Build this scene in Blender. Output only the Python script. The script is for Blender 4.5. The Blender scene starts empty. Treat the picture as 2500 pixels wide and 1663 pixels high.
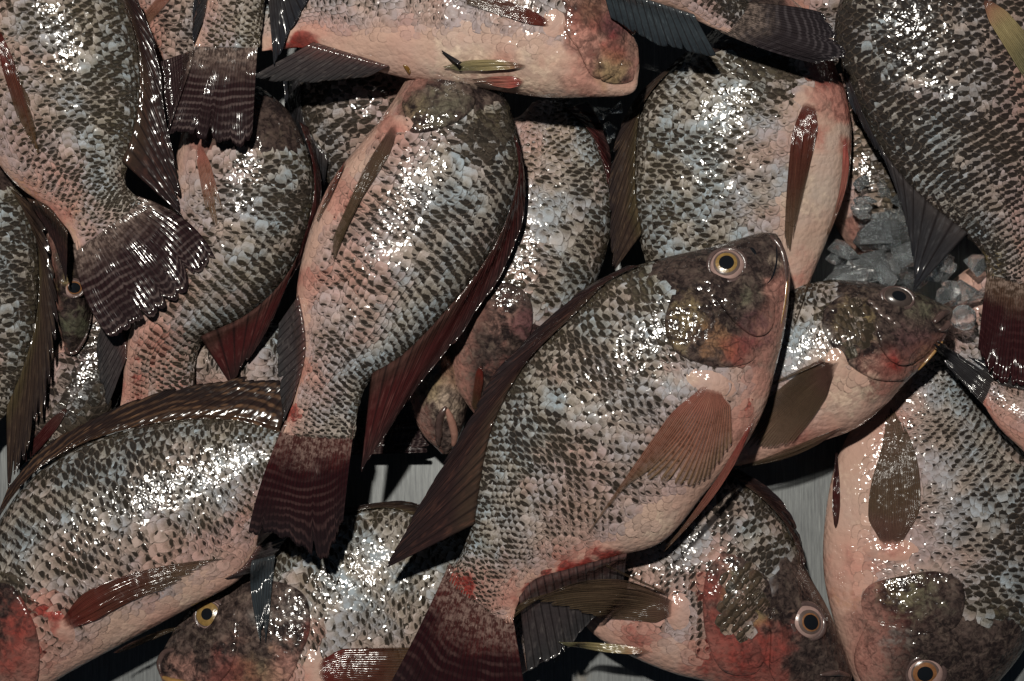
import bpy, math, random
import numpy as np
from mathutils import Vector, Matrix
from mathutils.bvhtree import BVHTree

random.seed(7)
rng = np.random.default_rng(7)
sc = bpy.context.scene
COL = sc.collection

# ------------------------------------------------------------------ camera, world, lamp, exposure
CAMH = 0.90                      # camera height over the tray, metres
PXM = 5000.0                     # photo pixels per metre on the tray
cam_d = bpy.data.cameras.new('camera')
cam_d.sensor_width = 36.0
cam_d.lens = 36.0 * CAMH / (2500.0 / PXM)
cam_d.clip_start = 0.01
cam_d.clip_end = 20.0
cam = bpy.data.objects.new('camera', cam_d)
COL.objects.link(cam)
cam.location = (0, 0, CAMH)
cam.rotation_euler = (0, 0, 0)
sc.camera = cam

world = bpy.data.worlds.new('World')
sc.world = world
world.use_nodes = True
bg = world.node_tree.nodes['Background']
bg.inputs['Color'].default_value = (0.55, 0.75, 1.0, 1)
bg.inputs['Strength'].default_value = 0.03

lamp_d = bpy.data.lights.new('stall_lamp', 'AREA')
lamp_d.shape = 'DISK'
lamp_d.size = 0.035
lamp_d.energy = 16.5
lamp_d.color = (1.0, 0.95, 0.86)
lamp = bpy.data.objects.new('stall_lamp', lamp_d)
COL.objects.link(lamp)
lamp.location = (-0.11, 0.28, 1.12)
lamp.rotation_euler = (Vector((0.03, -0.02, 0.05)) - lamp.location).to_track_quat('-Z', 'Y').to_euler()

sc.view_settings.view_transform = 'Standard'
sc.view_settings.look = 'None'
sc.view_settings.exposure = 0.0
sc.view_settings.gamma = 1.0
sc.view_settings.use_curve_mapping = False

# ------------------------------------------------------------------ small maths helpers
def W(px, py, z):
    """world xy of the photo point (px,py) when it lies at height z"""
    px, py, z = np.broadcast_arrays(np.asarray(px, float), np.asarray(py, float), np.asarray(z, float))
    k = (CAMH - z) / CAMH / PXM
    return np.stack([(px - 1250.0) * k, (831.5 - py) * k, z], -1)

def to_px(p):
    k = CAMH / (CAMH - p[..., 2]) * PXM
    return p[..., 0] * k + 1250.0, 831.5 - p[..., 1] * k

def sstep(a, b, x):
    t = np.clip((np.asarray(x, float) - a) / (b - a), 0, 1)
    return t * t * (3 - 2 * t)

def interp_tab(tab, t):
    xs, ys = zip(*tab)
    return np.interp(t, xs, ys)

def catmull(pts, tt):
    """smooth curve through pts (K,D) at parameters tt in 0..K-1"""
    p = np.asarray(pts, float)
    K = len(p)
    if K == 2:
        tt = np.asarray(tt)[:, None]
        return p[0] * (1 - tt) + p[1] * tt
    i = np.clip(np.floor(tt).astype(int), 0, K - 2)
    f = (tt - i)[:, None]
    pe = np.vstack([2 * p[0] - p[1], p, 2 * p[-1] - p[-2]])
    a, b, c, d = pe[i], pe[i + 1], pe[i + 2], pe[i + 3]
    return 0.5 * (2 * b + (c - a) * f + (2 * a - 5 * b + 4 * c - d) * f ** 2 + (3 * b - 3 * c + d - a) * f ** 3)

def resample(pts, n, smooth=True):
    p = np.asarray(pts, float)
    q = catmull(p, np.linspace(0, len(p) - 1, 40 * len(p))) if smooth and len(p) > 2 else p
    s = np.r_[0, np.cumsum(np.linalg.norm(np.diff(q[:, :2], axis=0), axis=1))]
    u = np.linspace(0, s[-1], n)
    return np.stack([np.interp(u, s, q[:, k]) for k in range(q.shape[1])], -1)

LAT = rng.random((256, 256))
def vnoise(x, y):
    x = np.asarray(x, float); y = np.asarray(y, float)
    xi = np.floor(x).astype(int); yi = np.floor(y).astype(int)
    fx = x - xi; fy = y - yi
    fx = fx * fx * (3 - 2 * fx); fy = fy * fy * (3 - 2 * fy)
    g = lambda a, b: LAT[a % 256, b % 256]
    return (g(xi, yi) * (1 - fx) + g(xi + 1, yi) * fx) * (1 - fy) + (g(xi, yi + 1) * (1 - fx) + g(xi + 1, yi + 1) * fx) * fy

def fbm(x, y, o=3):
    s = 0; a = .5
    for k in range(o):
        s = s + a * vnoise(x * 2 ** k + 17 * k, y * 2 ** k + 31 * k); a *= .5
    return s / (1 - .5 ** o)

# ------------------------------------------------------------------ mesh helper
def mesh_from(name, verts, faces, uv=None, attrs=None, mat=None, smooth=True):
    me = bpy.data.meshes.new(name)
    verts = np.asarray(verts, np.float32)
    faces = np.asarray(faces, np.int32)
    k = faces.shape[1]
    me.vertices.add(len(verts)); me.vertices.foreach_set('co', verts.ravel())
    me.loops.add(faces.size); me.loops.foreach_set('vertex_index', faces.ravel())
    me.polygons.add(len(faces))
    me.polygons.foreach_set('loop_start', np.arange(0, faces.size, k, dtype=np.int32))
    me.polygons.foreach_set('use_smooth', np.full(len(faces), smooth))
    if uv is not None:
        l = me.uv_layers.new(name='UVMap')
        l.data.foreach_set('uv', np.asarray(uv, np.float32)[faces.ravel()].ravel())
    for an, arr in (attrs or {}).items():
        a = me.attributes.new(an, 'FLOAT_COLOR', 'POINT')
        a.data.foreach_set('color', np.asarray(arr, np.float32).ravel())
    if mat: me.materials.append(mat)
    me.update(calc_edges=True)
    me.validate()
    return me

def add(name, me, parent=None):
    o = bpy.data.objects.new(name, me)
    COL.objects.link(o)
    if parent: o.parent = parent
    return o

def grid_faces(nu, nv, base=0, wrap=False):
    i, j = np.meshgrid(np.arange(nu - (0 if wrap else 1)), np.arange(nv - 1), indexing='ij')
    a = (i % nu) * nv + j; b = ((i + 1) % nu) * nv + j
    return np.stack([a, b, b + 1, a + 1], -1).reshape(-1, 4) + base

# ------------------------------------------------------------------ material helpers
class NT:
    def __init__(s, name):
        s.m = bpy.data.materials.new(name); s.m.use_nodes = True
        s.t = s.m.node_tree; s.t.nodes.clear()
        s.out = s.t.nodes.new('ShaderNodeOutputMaterial')
    def n(s, typ, ins=None, **kw):
        nd = s.t.nodes.new('ShaderNode' + typ)
        for k, v in kw.items(): setattr(nd, k, v)
        for k, v in (ins or {}).items(): s.set(nd.inputs[k], v)
        return nd
    def set(s, sock, v):
        if isinstance(v, bpy.types.NodeSocket): s.t.links.new(v, sock)
        elif isinstance(v, (tuple, list)) and len(v) == 3 and sock.type == 'RGBA': sock.default_value = (*v, 1)
        else: sock.default_value = v
    def math(s, op, a, b=0.0, c=None, clamp=False):
        nd = s.n('Math', operation=op, use_clamp=clamp)
        s.set(nd.inputs[0], a); s.set(nd.inputs[1], b)
        if c is not None: s.set(nd.inputs[2], c)
        return nd.outputs[0]
    def mix(s, f, a, b, blend='MIX'):
        nd = s.n('Mix', data_type='RGBA', blend_type=blend)
        s.set(nd.inputs[0], f); s.set(nd.inputs[6], a); s.set(nd.inputs[7], b)
        return nd.outputs[2]
    def ss(s, x, a, b, to0=0.0, to1=1.0):
        nd = s.n('MapRange', interpolation_type='SMOOTHSTEP')
        s.set(nd.inputs[0], x); s.set(nd.inputs[1], a); s.set(nd.inputs[2], b)
        s.set(nd.inputs[3], to0); s.set(nd.inputs[4], to1)
        return nd.outputs[0]
    def noise(s, vec, scale, detail=2.0, rough=.5, dist=0.0):
        nd = s.n('TexNoise', {'Scale': scale, 'Detail': detail, 'Roughness': rough, 'Distortion': dist})
        if vec is not None: s.set(nd.inputs['Vector'], vec)
        return nd.outputs[0]
    def bump(s, h, strength, dist, normal=None):
        nd = s.n('Bump', {'Strength': strength, 'Distance': dist, 'Height': h})
        if normal is not None: s.set(nd.inputs['Normal'], normal)
        return nd.outputs[0]
    def principled(s, **k):
        nd = s.n('BsdfPrincipled')
        for kk, v in k.items(): s.set(nd.inputs[kk.replace('_', ' ')], v)
        s.t.links.new(nd.outputs[0], s.out.inputs[0])
        return nd

def skin_color(T, pos, R, G, B, ragged, n1, n2, soft_shape, edge_shape):
    """pale slimy skin under soft grey-brown pigment with dark ragged crescents.
    R pigment amount, G blood, B olive warmth"""
    n3 = T.noise(pos, 60, 2, .5)
    rr = T.math('MULTIPLY', T.math('SUBTRACT', R, .5), 1.5)
    f = T.math('ADD', T.math('ADD', soft_shape, T.math('MULTIPLY', ragged, 2.2)), rr)
    g = T.math('MULTIPLY', T.ss(T.math('ADD', T.math('ADD', soft_shape, T.math('MULTIPLY', ragged, 1.3)), T.math('MULTIPLY', rr, .8)), -.12, .55), .72)
    f2 = T.math('ADD', T.math('ADD', edge_shape, T.math('MULTIPLY', ragged, 1.6)), rr)
    e = T.ss(f2, .14, .36)
    inn = T.math('MULTIPLY', T.ss(f2, .55, 1.05), T.ss(B, .1, .8, .05, .38))
    pale = T.mix(T.ss(n3, .38, .62), (.235, .285, .325), (.285, .25, .222))
    pale = T.mix(T.math('MULTIPLY', n2, .3), pale, (.36, .37, .37))
    pale = T.mix(T.math('MULTIPLY', T.ss(n1, .45, .70), .35), pale, (.135, .118, .098))
    pale = T.mix(T.math('MULTIPLY', G, 1.1, clamp=True), pale, (.36, .19, .155))
    pale = T.mix(T.ss(R, .30, .05, 0.0, .75), pale, T.mix(T.math('MULTIPLY', G, .8, clamp=True), (.41, .305, .235), (.40, .20, .16)))
    br = T.mix(B, (.090, .080, .070), (.112, .090, .052))
    br = T.mix(T.ss(n1, .45, .72), br, (.050, .041, .034))
    br = T.mix(T.math('MULTIPLY', T.ss(n2, .50, .72), .6), br, (.25, .225, .19))
    br = T.mix(T.math('MULTIPLY', G, .5), br, (.15, .06, .05))
    col = T.mix(T.math('MULTIPLY', g, .92), pale, br)
    col = T.mix(T.math('MULTIPLY', e, .95), col, T.mix(inn, T.mix(B, (.010, .008, .0075), (.018, .014, .009)), br))
    g2 = T.ss(T.math('ADD', G, T.math('MULTIPLY', ragged, .6)), .80, 1.45)
    col = T.mix(T.math('MULTIPLY', g2, .85), col, T.mix(T.ss(n1, .35, .65), (.28, .035, .028), (.075, .010, .010)))
    return col

def scale_mat(kind):
    T = NT('scale_skin_' + kind)
    pos = T.n('NewGeometry').outputs['Position']
    uv = T.n('TexCoord').outputs['UV']
    if kind == 'single':
        oi = T.n('ObjectInfo')
        c = oi.outputs['Color']; rnd = oi.outputs['Alpha']
    else:
        at = T.n('Attribute', attribute_name='pig')
        c = at.outputs['Color']; rnd = at.outputs['Alpha']
    sp = T.n('SeparateColor', {0: c})
    suv = T.n('SeparateXYZ', {0: uv})
    dx = T.math('MULTIPLY', T.math('SUBTRACT', suv.outputs[0], .5), 1.6)
    dy = T.math('MULTIPLY', T.math('SUBTRACT', suv.outputs[1], .66), 2.4)
    d = T.math('SQRT', T.math('ADD', T.math('MULTIPLY', dx, dx), T.math('MULTIPLY', dy, dy)))
    soft = T.math('MULTIPLY', T.math('MAXIMUM', T.math('SUBTRACT', .80, d), -.25), .75)
    ex = T.math('MULTIPLY', T.math('SUBTRACT', suv.outputs[0], .5), 1.95)
    ey = T.math('MULTIPLY', T.math('SUBTRACT', suv.outputs[1], .42), 1.72)
    ed = T.math('SQRT', T.math('ADD', T.math('MULTIPLY', ex, ex), T.math('MULTIPLY', ey, ey)))
    qx = T.math('MULTIPLY', T.math('SUBTRACT', suv.outputs[0], .5), 2.3)
    qy = T.math('MULTIPLY', T.math('SUBTRACT', suv.outputs[1], .79), 6.5)
    qd = T.math('SQRT', T.math('ADD', T.math('MULTIPLY', qx, qx), T.math('MULTIPLY', qy, qy)))
    edge = T.math('MAXIMUM', T.math('SUBTRACT', .52, T.math('MULTIPLY', qd, .55)), -.45)
    n1 = T.noise(pos, 420, 3, .65, .8)
    n2 = T.noise(pos, 1100, 2, .6)
    lv = T.n('CombineXYZ', {0: T.math('MULTIPLY', suv.outputs[0], 1.6), 1: T.math('MULTIPLY', suv.outputs[1], 6.5), 2: T.math('MULTIPLY', rnd, 60.0)}).outputs[0]
    nl = T.noise(lv, 1.3, 3, .6, .4)
    n0 = T.noise(pos, 150, 2, .5, .3)
    ragged = T.math('SUBTRACT', T.math('ADD', T.math('ADD', T.math('MULTIPLY', n1, .30), T.math('MULTIPLY', n0, .20)), T.math('ADD', T.math('MULTIPLY', nl, .34), T.math('MULTIPLY', n2, .16))), .5)
    col = skin_color(T, pos, sp.outputs[0], sp.outputs[1], sp.outputs[2], ragged, n1, n2, soft, edge)
    rim = T.ss(T.math('ADD', ed, T.math('MULTIPLY', ragged, .25)), .86, .96)
    col = T.mix(T.math('MULTIPLY', rim, T.ss(sp.outputs[0], .1, .8, .35, .8)), col, (.055, .043, .034))
    val = T.n('HueSaturation', {'Saturation': 1.0, 'Value': T.math('ADD', T.math('MULTIPLY', rnd, .24), .88), 'Color': col}).outputs[0]
    h = T.math('ADD', T.math('MULTIPLY', n2, .45), T.math('ADD', T.math('MULTIPLY', n1, .9), T.math('MULTIPLY', nl, .5)))
    nb = T.bump(h, .8, .0005)
    wet = T.bump(T.math('ADD', T.noise(pos, 290, 1.0, .5, .3), T.math('MULTIPLY', n0, 1.4)), 1.0, .0005)
    T.principled(Base_Color=val, Roughness=.5, Normal=nb, Specular_IOR_Level=.0,
                 Coat_Weight=.70, Coat_Roughness=.15, Coat_Normal=wet, Coat_IOR=1.5)
    return T.m

def skin_mat(name='fish_skin'):
    T = NT(name)
    pos = T.n('NewGeometry').outputs['Position']
    at = T.n('Attribute', attribute_name='pig'); sp = T.n('SeparateColor', {0: at.outputs['Color']})
    tt = T.n('Attribute', attribute_name='tint')
    vor = T.n('TexVoronoi', {'Vector': pos, 'Scale': 360.0, 'Randomness': .8}, feature='F1').outputs[0]
    n1 = T.noise(pos, 420, 3, .65, .8)
    n2 = T.noise(pos, 1100, 2, .6)
    b = T.noise(pos, 230, 4, .65, .6)
    a = T.noise(pos, 75, 4, .62, .8)
    ragged = T.math('SUBTRACT', T.math('ADD', T.math('MULTIPLY', n1, .6), T.math('MULTIPLY', b, .4)), .5)
    blot = T.math('SUBTRACT', .30, T.math('MULTIPLY', vor, .8))
    R = T.math('SUBTRACT', sp.outputs[0], .10)
    col = skin_color(T, pos, R, sp.outputs[1], sp.outputs[2], ragged, n1, n2, blot, T.math('SUBTRACT', blot, .12))
    up = T.ss(T.math('ADD', sp.outputs[2], T.math('ADD', T.math('MULTIPLY', T.math('SUBTRACT', a, .5), .45), T.math('MULTIPLY', T.math('SUBTRACT', b, .5), .45))), .02, .52)
    hd = T.mix(up, (.27, .135, .11), T.mix(T.ss(T.math('ADD', T.math('MULTIPLY', a, .5), T.math('MULTIPLY', n1, .5)), .40, .62), (.013, .009, .009), (.056, .039, .034)))
    hd = T.mix(T.math('MULTIPLY', T.ss(b, .50, .76), .35), hd, (.17, .135, .10))
    hd = T.mix(T.math('MULTIPLY', T.ss(b, .46, .30), .5), hd, (.012, .009, .009))
    hd = T.mix(T.math('MULTIPLY', T.ss(sp.outputs[1], .45, 1.2), .6), hd, T.mix(b, (.13, .025, .023), (.33, .12, .095)))
    col = T.mix(at.outputs['Alpha'], col, hd)
    tw = T.math('MULTIPLY', tt.outputs['Alpha'], T.ss(T.math('ADD', T.math('ADD', T.math('MULTIPLY', b, .6), T.math('MULTIPLY', a, .4)), T.math('MULTIPLY', tt.outputs['Alpha'], .25)), .50, .70))
    col = T.mix(tw, col, T.mix(T.ss(b, .36, .66), T.mix(.65, tt.outputs['Color'], (.02, .014, .013)), tt.outputs['Color']))
    col = T.mix(T.math('MULTIPLY', T.math('MULTIPLY', T.ss(n1, .50, .38), .35), at.outputs['Alpha']), col, (.012, .009, .009))
    dpos = T.n('VectorMath', {0: pos, 1: T.n('VectorMath', {0: T.n('TexNoise', {'Vector': pos, 'Scale': 160.0}).outputs['Color'], 'Scale': .004}, operation='SCALE').outputs[0]}, operation='ADD').outputs[0]
    crk = T.n('TexVoronoi', {'Vector': dpos, 'Scale': 125.0}, feature='DISTANCE_TO_EDGE').outputs[0]
    line = T.math('MULTIPLY', T.ss(crk, .07, .01, 0.0, .6), T.math('MULTIPLY', T.ss(a, .40, .60), at.outputs['Alpha']))
    col = T.mix(T.math('MULTIPLY', line, .65), col, (.012, .009, .008))
    h = T.math('ADD', T.math('MULTIPLY', n2, .30), T.math('MULTIPLY', n1, .75))
    h = T.math('SUBTRACT', h, T.math('MULTIPLY', line, .6))
    h = T.math('ADD', h, T.math('MULTIPLY', vor, -.85))
    h = T.math('ADD', h, T.math('MULTIPLY', a, 2.0))
    nb = T.bump(h, .75, .00052)
    wet = T.bump(T.math('ADD', T.noise(pos, 300, 1.0, .5, .5), T.math('ADD', T.math('MULTIPLY', a, 1.5), T.math('MULTIPLY', vor, -.60))), 1.0, .00055)
    T.principled(Base_Color=col, Roughness=.5, Normal=nb, Specular_IOR_Level=.0, Coat_Weight=1.0, Coat_Roughness=.13, Coat_Normal=wet, Coat_IOR=1.5)
    return T.m

def fin_mat(name, root, body, tip, light, stripes=0.0, sfreq=11.0, alpha=1.0, spots=0.0, streak=1.0, coat=1.0):
    """u = ray index across the fin, v = base to tip"""
    T = NT(name)
    pos = T.n('NewGeometry').outputs['Position']
    uv = T.n('UVMap').outputs[0]; s = T.n('SeparateXYZ', {0: uv}); u, v = s.outputs[0], s.outputs[1]
    wob = T.noise(pos, 110, 2, .5)
    ray = T.math('ABSOLUTE', T.math('SUBTRACT', T.math('FRACT', u), .5))          # .5 at ray edge, 0 in the middle
    rayline = T.ss(ray, .26, .0)
    sv = T.n('CombineXYZ', {0: T.math('MULTIPLY', u, 2.3), 1: T.math('MULTIPLY', v, 2.4), 2: T.math('MULTIPLY', wob, .5)}).outputs[0]
    st = T.noise(sv, 1.6, 4, .65)
    sv2 = T.n('CombineXYZ', {0: T.math('MULTIPLY', u, 6.0), 1: T.math('MULTIPLY', v, 3.0), 2: 0.0}).outputs[0]
    fine = T.noise(sv2, 1.5, 2, .6)
    big = T.noise(pos, 55, 2, .5)
    col = T.mix(T.ss(T.math('ADD', v, T.math('MULTIPLY', T.math('SUBTRACT', big, .5), .5)), .02, .42), root, body)
    col = T.mix(T.ss(v, .5, 1.0), col, tip)
    col = T.mix(T.math('MULTIPLY', T.ss(st, .50, .76), streak * .55), col, light)
    col = T.mix(T.math('MULTIPLY', T.ss(fine, .5, .25), .55 * streak), col, (.012, .009, .009))
    col = T.mix(T.math('MULTIPLY', T.ss(ray, .33, .5), .75), col, (.007, .005, .005))
    if stripes > 0:
        ph = T.math('ADD', T.math('MULTIPLY', v, sfreq), T.math('MULTIPLY', T.math('SUBTRACT', T.noise(pos, 42, 1, .5), .5), 2.2))
        ph = T.math('ADD', ph, T.math('MULTIPLY', T.math('SUBTRACT', ray, .25), .10))
        w = T.math('SINE', T.math('MULTIPLY', ph, 6.2832))
        w = T.math('ADD', w, T.math('MULTIPLY', T.math('SUBTRACT', T.noise(pos, 420, 2), .5), 1.6))
        k = T.math('MULTIPLY', T.math('MULTIPLY', T.ss(w, -.15, 1.2), T.ss(ray, .5, .30, .45, 1.0)), T.math('MULTIPLY', T.ss(v, .06, .2), stripes))
        k = T.math('MULTIPLY', k, T.ss(T.noise(pos, 70, 2), .38, .62, .12, 1.0))
        col = T.mix(k, col, light)
    if stripes > 0.2 and 'tail' in name:
        bq = T.noise(pos, 170, 3, .6); nq = T.noise(pos, 480, 3, .65)
        mott = T.mix(T.ss(nq, .40, .62), (.030, .023, .020), (.23, .175, .15))
        mott = T.mix(.35, mott, root)
        col = T.mix(T.ss(T.math('ADD', v, T.math('MULTIPLY', T.math('SUBTRACT', bq, .5), .45)), .04, .42), mott, col)
    if spots > 0:
        cv = T.n('CombineXYZ', {0: u, 1: T.math('MULTIPLY', v, 7.0), 2: 0.0}).outputs[0]
        vo = T.n('TexVoronoi', {'Vector': cv, 'Scale': 1.0, 'Randomness': .6}, feature='F1').outputs[0]
        col = T.mix(T.math('MULTIPLY', T.ss(vo, .36, .16), spots), col, light)
    h = T.math('ADD', T.math('MULTIPLY', rayline, .5), T.math('ADD', T.math('MULTIPLY', fine, .5), T.math('MULTIPLY', T.noise(pos, 480, 2), .8)))
    nb = T.bump(h, .8, .0006)
    wv = T.n('CombineXYZ', {0: T.math('MULTIPLY', u, 1.1), 1: T.math('MULTIPLY', v, 5.0), 2: 0.0}).outputs[0]
    wet = T.bump(T.math('ADD', T.math('ADD', T.math('MULTIPLY', T.noise(wv, .5, 1.0, .5, .3), .3), T.math('MULTIPLY', T.noise(pos, 200, 1.0), .8)), T.math('MULTIPLY', rayline, .10)), 1.0, .0005)
    kw = dict(Base_Color=col, Roughness=.5, Normal=nb, Specular_IOR_Level=.0, Coat_Weight=coat, Coat_Roughness=.13, Coat_Normal=wet, Coat_IOR=1.5)
    if alpha < 1:
        kw['Alpha'] = T.math('MULTIPLY', T.ss(v, .0, .20), T.math('ADD', T.math('MULTIPLY', T.math('MAXIMUM', rayline, T.ss(v, .35, .0)), 1 - alpha), T.math('MULTIPLY', T.math('MULTIPLY', T.ss(st, .25, .6, .75, 1.0), T.ss(v, .95, .4, .55, 1.0)), alpha), clamp=True))
    T.principled(**kw)
    return T.m

def plain(name, col, rough=.25, coat=.9, bumps=0.0, metal=0.0, var=.3, scale=300, coat_rough=.06):
    T = NT(name)
    pos = T.n('NewGeometry').outputs['Position']
    n = T.noise(pos, scale, 3, .6)
    c = T.mix(T.math('MULTIPLY', n, var * 2), col, tuple(x * .35 for x in col))
    kw = dict(Base_Color=c, Roughness=rough, Coat_Weight=coat, Coat_Roughness=coat_rough, Metallic=metal)
    if bumps: kw['Normal'] = T.bump(n, bumps, .0006)
    T.principled(**kw)
    return T.m

M = {}
M['scale'] = scale_mat('single')
M['scales'] = scale_mat('joined')
M['skin'] = skin_mat()
M['caudal'] = fin_mat('striped_tail_fin', (.05, .03, .026), (.017, .008, .009), (.014, .008, .009), (.095, .070, .066), stripes=.7, sfreq=13, streak=.35)
M['caudal_red'] = fin_mat('bloodied_tail_fin', (.065, .008, .008), (.015, .004, .005), (.011, .007, .008), (.065, .036, .034), stripes=.5, sfreq=13, streak=.15)
M['caudal_dark'] = fin_mat('dark_tail_fin', (.035, .028, .026), (.018, .014, .016), (.012, .010, .012), (.07, .06, .065), stripes=.6, sfreq=12, streak=.5)
M['caudal_wine'] = fin_mat('wine_tail_fin', (.07, .038, .022), (.022, .006, .007), (.018, .005, .006), (.075, .03, .03), stripes=.25, sfreq=12, streak=.4)
M['dorsal'] = fin_mat('dark_back_fin', (.034, .022, .016), (.018, .010, .010), (.014, .010, .011), (.11, .048, .034), streak=.8, spots=.15, coat=.65)
M['dorsal_red'] = fin_mat('reddish_back_fin', (.045, .022, .018), (.036, .008, .008), (.018, .010, .010), (.15, .07, .062), streak=.7, spots=.12, coat=.65)
M['dorsal_brown'] = fin_mat('brown_back_fin', (.045, .034, .018), (.028, .018, .014), (.018, .013, .013), (.15, .10, .062), streak=.8, spots=.1, coat=.65)
M['dorsal_bar'] = fin_mat('barred_back_fin', (.035, .02, .014), (.018, .011, .010), (.014, .010, .010), (.20, .11, .06), streak=.12, stripes=.3, sfreq=4.5, spots=.4, coat=.65)
M['black'] = fin_mat('black_fin', (.035, .03, .03), (.020, .019, .021), (.015, .016, .02), (.075, .075, .08), streak=.8)
M['grey'] = fin_mat('grey_fin', (.07, .035, .032), (.032, .026, .027), (.026, .025, .026), (.115, .10, .095), streak=.8, spots=.2)
M['blue'] = fin_mat('blue_black_fin', (.04, .045, .05), (.022, .028, .033), (.014, .018, .022), (.07, .085, .095), streak=.8)
M['pect'] = fin_mat('amber_fin', (.30, .11, .085), (.25, .105, .072), (.17, .105, .06), (.38, .22, .16), coat=.6, alpha=.38, streak=.9)
M['pect_red'] = fin_mat('red_fin', (.125, .016, .013), (.080, .026, .018), (.085, .052, .026), (.22, .11, .065), alpha=.72, streak=.8)
M['pect_brown'] = fin_mat('brown_fin', (.10, .05, .042), (.078, .050, .032), (.085, .058, .034), (.19, .14, .09), coat=.22, alpha=.60, streak=.8)
M['pelvic'] = fin_mat('pink_fin', (.32, .07, .06), (.26, .09, .07), (.15, .09, .06), (.42, .26, .20), alpha=.92, streak=.7)
M['olive'] = fin_mat('olive_fin', (.30, .12, .09), (.25, .20, .10), (.16, .15, .08), (.42, .37, .22), alpha=.9, streak=.8)
M['sclera'] = plain('eye_white', (.36, .24, .215), var=.42, scale=240, bumps=.4)
M['iris_gold'] = plain('gold_iris', (.30, .185, .06), var=.6, scale=500, bumps=.3)
M['iris_orange'] = plain('orange_iris', (.27, .12, .05), var=.6, scale=500, bumps=.3)
M['iris_dark'] = plain('dark_iris', (.06, .045, .04), var=.4, scale=500)
M['pupil'] = plain('black_pupil', (.006, .007, .009), rough=.06, coat=0.0, var=.1)
M['ring'] = plain('grey_eye_ring', (.12, .085, .075), var=.45, scale=330, bumps=.3)
M['cloud'] = plain('cloudy_eye', (.030, .035, .038), var=.4)
M['rim'] = plain('eye_rim', (.10, .065, .06), var=.5, scale=400, bumps=.4)
M['lip'] = plain('lip_skin', (.10, .062, .055), var=.6, scale=260, bumps=.4)
M['lip_pink'] = plain('pale_lip_skin', (.42, .22, .17), var=.5, scale=260, bumps=.4)
M['lip_yellow'] = plain('yellow_lip_skin', (.34, .19, .07), var=.5, scale=260, bumps=.3)
M['tongue'] = plain('pink_flesh', (.42, .16, .12), var=.5, scale=240, bumps=.5)
M['vent'] = plain('ochre_vent', (.20, .10, .02), var=.5, scale=400, bumps=.4)

# ------------------------------------------------------------------ the tray
def tray_material():
    T = NT('brushed_steel')
    pos = T.n('NewGeometry').outputs['Position']
    mp = T.n('Mapping', {'Vector': pos, 'Rotation': (0, 0, .30), 'Scale': (900, 60, 1)}).outputs[0]
    br = T.noise(mp, 1.0, 4, .7)
    mp2 = T.n('Mapping', {'Vector': pos, 'Rotation': (0, 0, -.9), 'Scale': (1300, 14, 1)}).outputs[0]
    sc2 = T.noise(mp2, 1.0, 2, .5)
    mp3 = T.n('Mapping', {'Vector': pos, 'Rotation': (0, 0, 1.25), 'Scale': (1100, 10, 1)}).outputs[0]
    sc3 = T.noise(mp3, 1.0, 2, .5)
    st = T.noise(pos, 26, 5, .62, .4)
    col = T.mix(T.ss(br, .30, .72), (.10, .106, .11), (.175, .185, .185))
    col = T.mix(T.ss(sc2, .70, .76), col, (.30, .31, .30))
    col = T.mix(T.ss(sc3, .70, .76), col, (.12, .12, .12))
    col = T.mix(T.math('MULTIPLY', T.ss(st, .58, .72), .6), col, (.23, .17, .10))
    h = T.math('ADD', br, T.math('ADD', sc2, sc3))
    T.principled(Base_Color=col, Metallic=.35, Roughness=T.ss(st, .3, .7, .42, .6), Normal=T.bump(h, .25, .0002))
    return T.m
bm_v = np.array([[-.6, -.45, 0], [.6, -.45, 0], [.6, .45, 0], [-.6, .45, 0]])
tray = add('steel_tray', mesh_from('steel_tray', bm_v, [[0, 1, 2, 3]], mat=tray_material(), smooth=False))
tray['kind'] = 'structure'
tray['label'] = 'scratched brushed steel tray under the fish'

# ------------------------------------------------------------------ height map of the pile (1.25 mm cells)
HM_C = 0.00125
HM_X, HM_Y = 0.42, 0.32
HM = np.zeros((int(2 * HM_X / HM_C), int(2 * HM_Y / HM_C)))
def hm_add(P):
    i = np.clip(((P[:, 0] + HM_X) / HM_C).astype(int), 1, HM.shape[0] - 2)
    j = np.clip(((P[:, 1] + HM_Y) / HM_C).astype(int), 1, HM.shape[1] - 2)
    for a in (-1, 0, 1):
        for b in (-1, 0, 1):
            np.maximum.at(HM, (i + a, j + b), P[:, 2])
def hm_at(x, y):
    i = np.clip(((x + HM_X) / HM_C).astype(int), 0, HM.shape[0] - 1)
    j = np.clip(((y + HM_Y) / HM_C).astype(int), 0, HM.shape[1] - 1)
    return HM[i, j]

# ------------------------------------------------------------------ the fish
THICK = [(0, .10), (.03, .26), (.08, .48), (.18, .80), (.30, .97), (.42, 1.0), (.58, .88), (.74, .62), (.88, .34), (.96, .17), (1, .04)]

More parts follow.
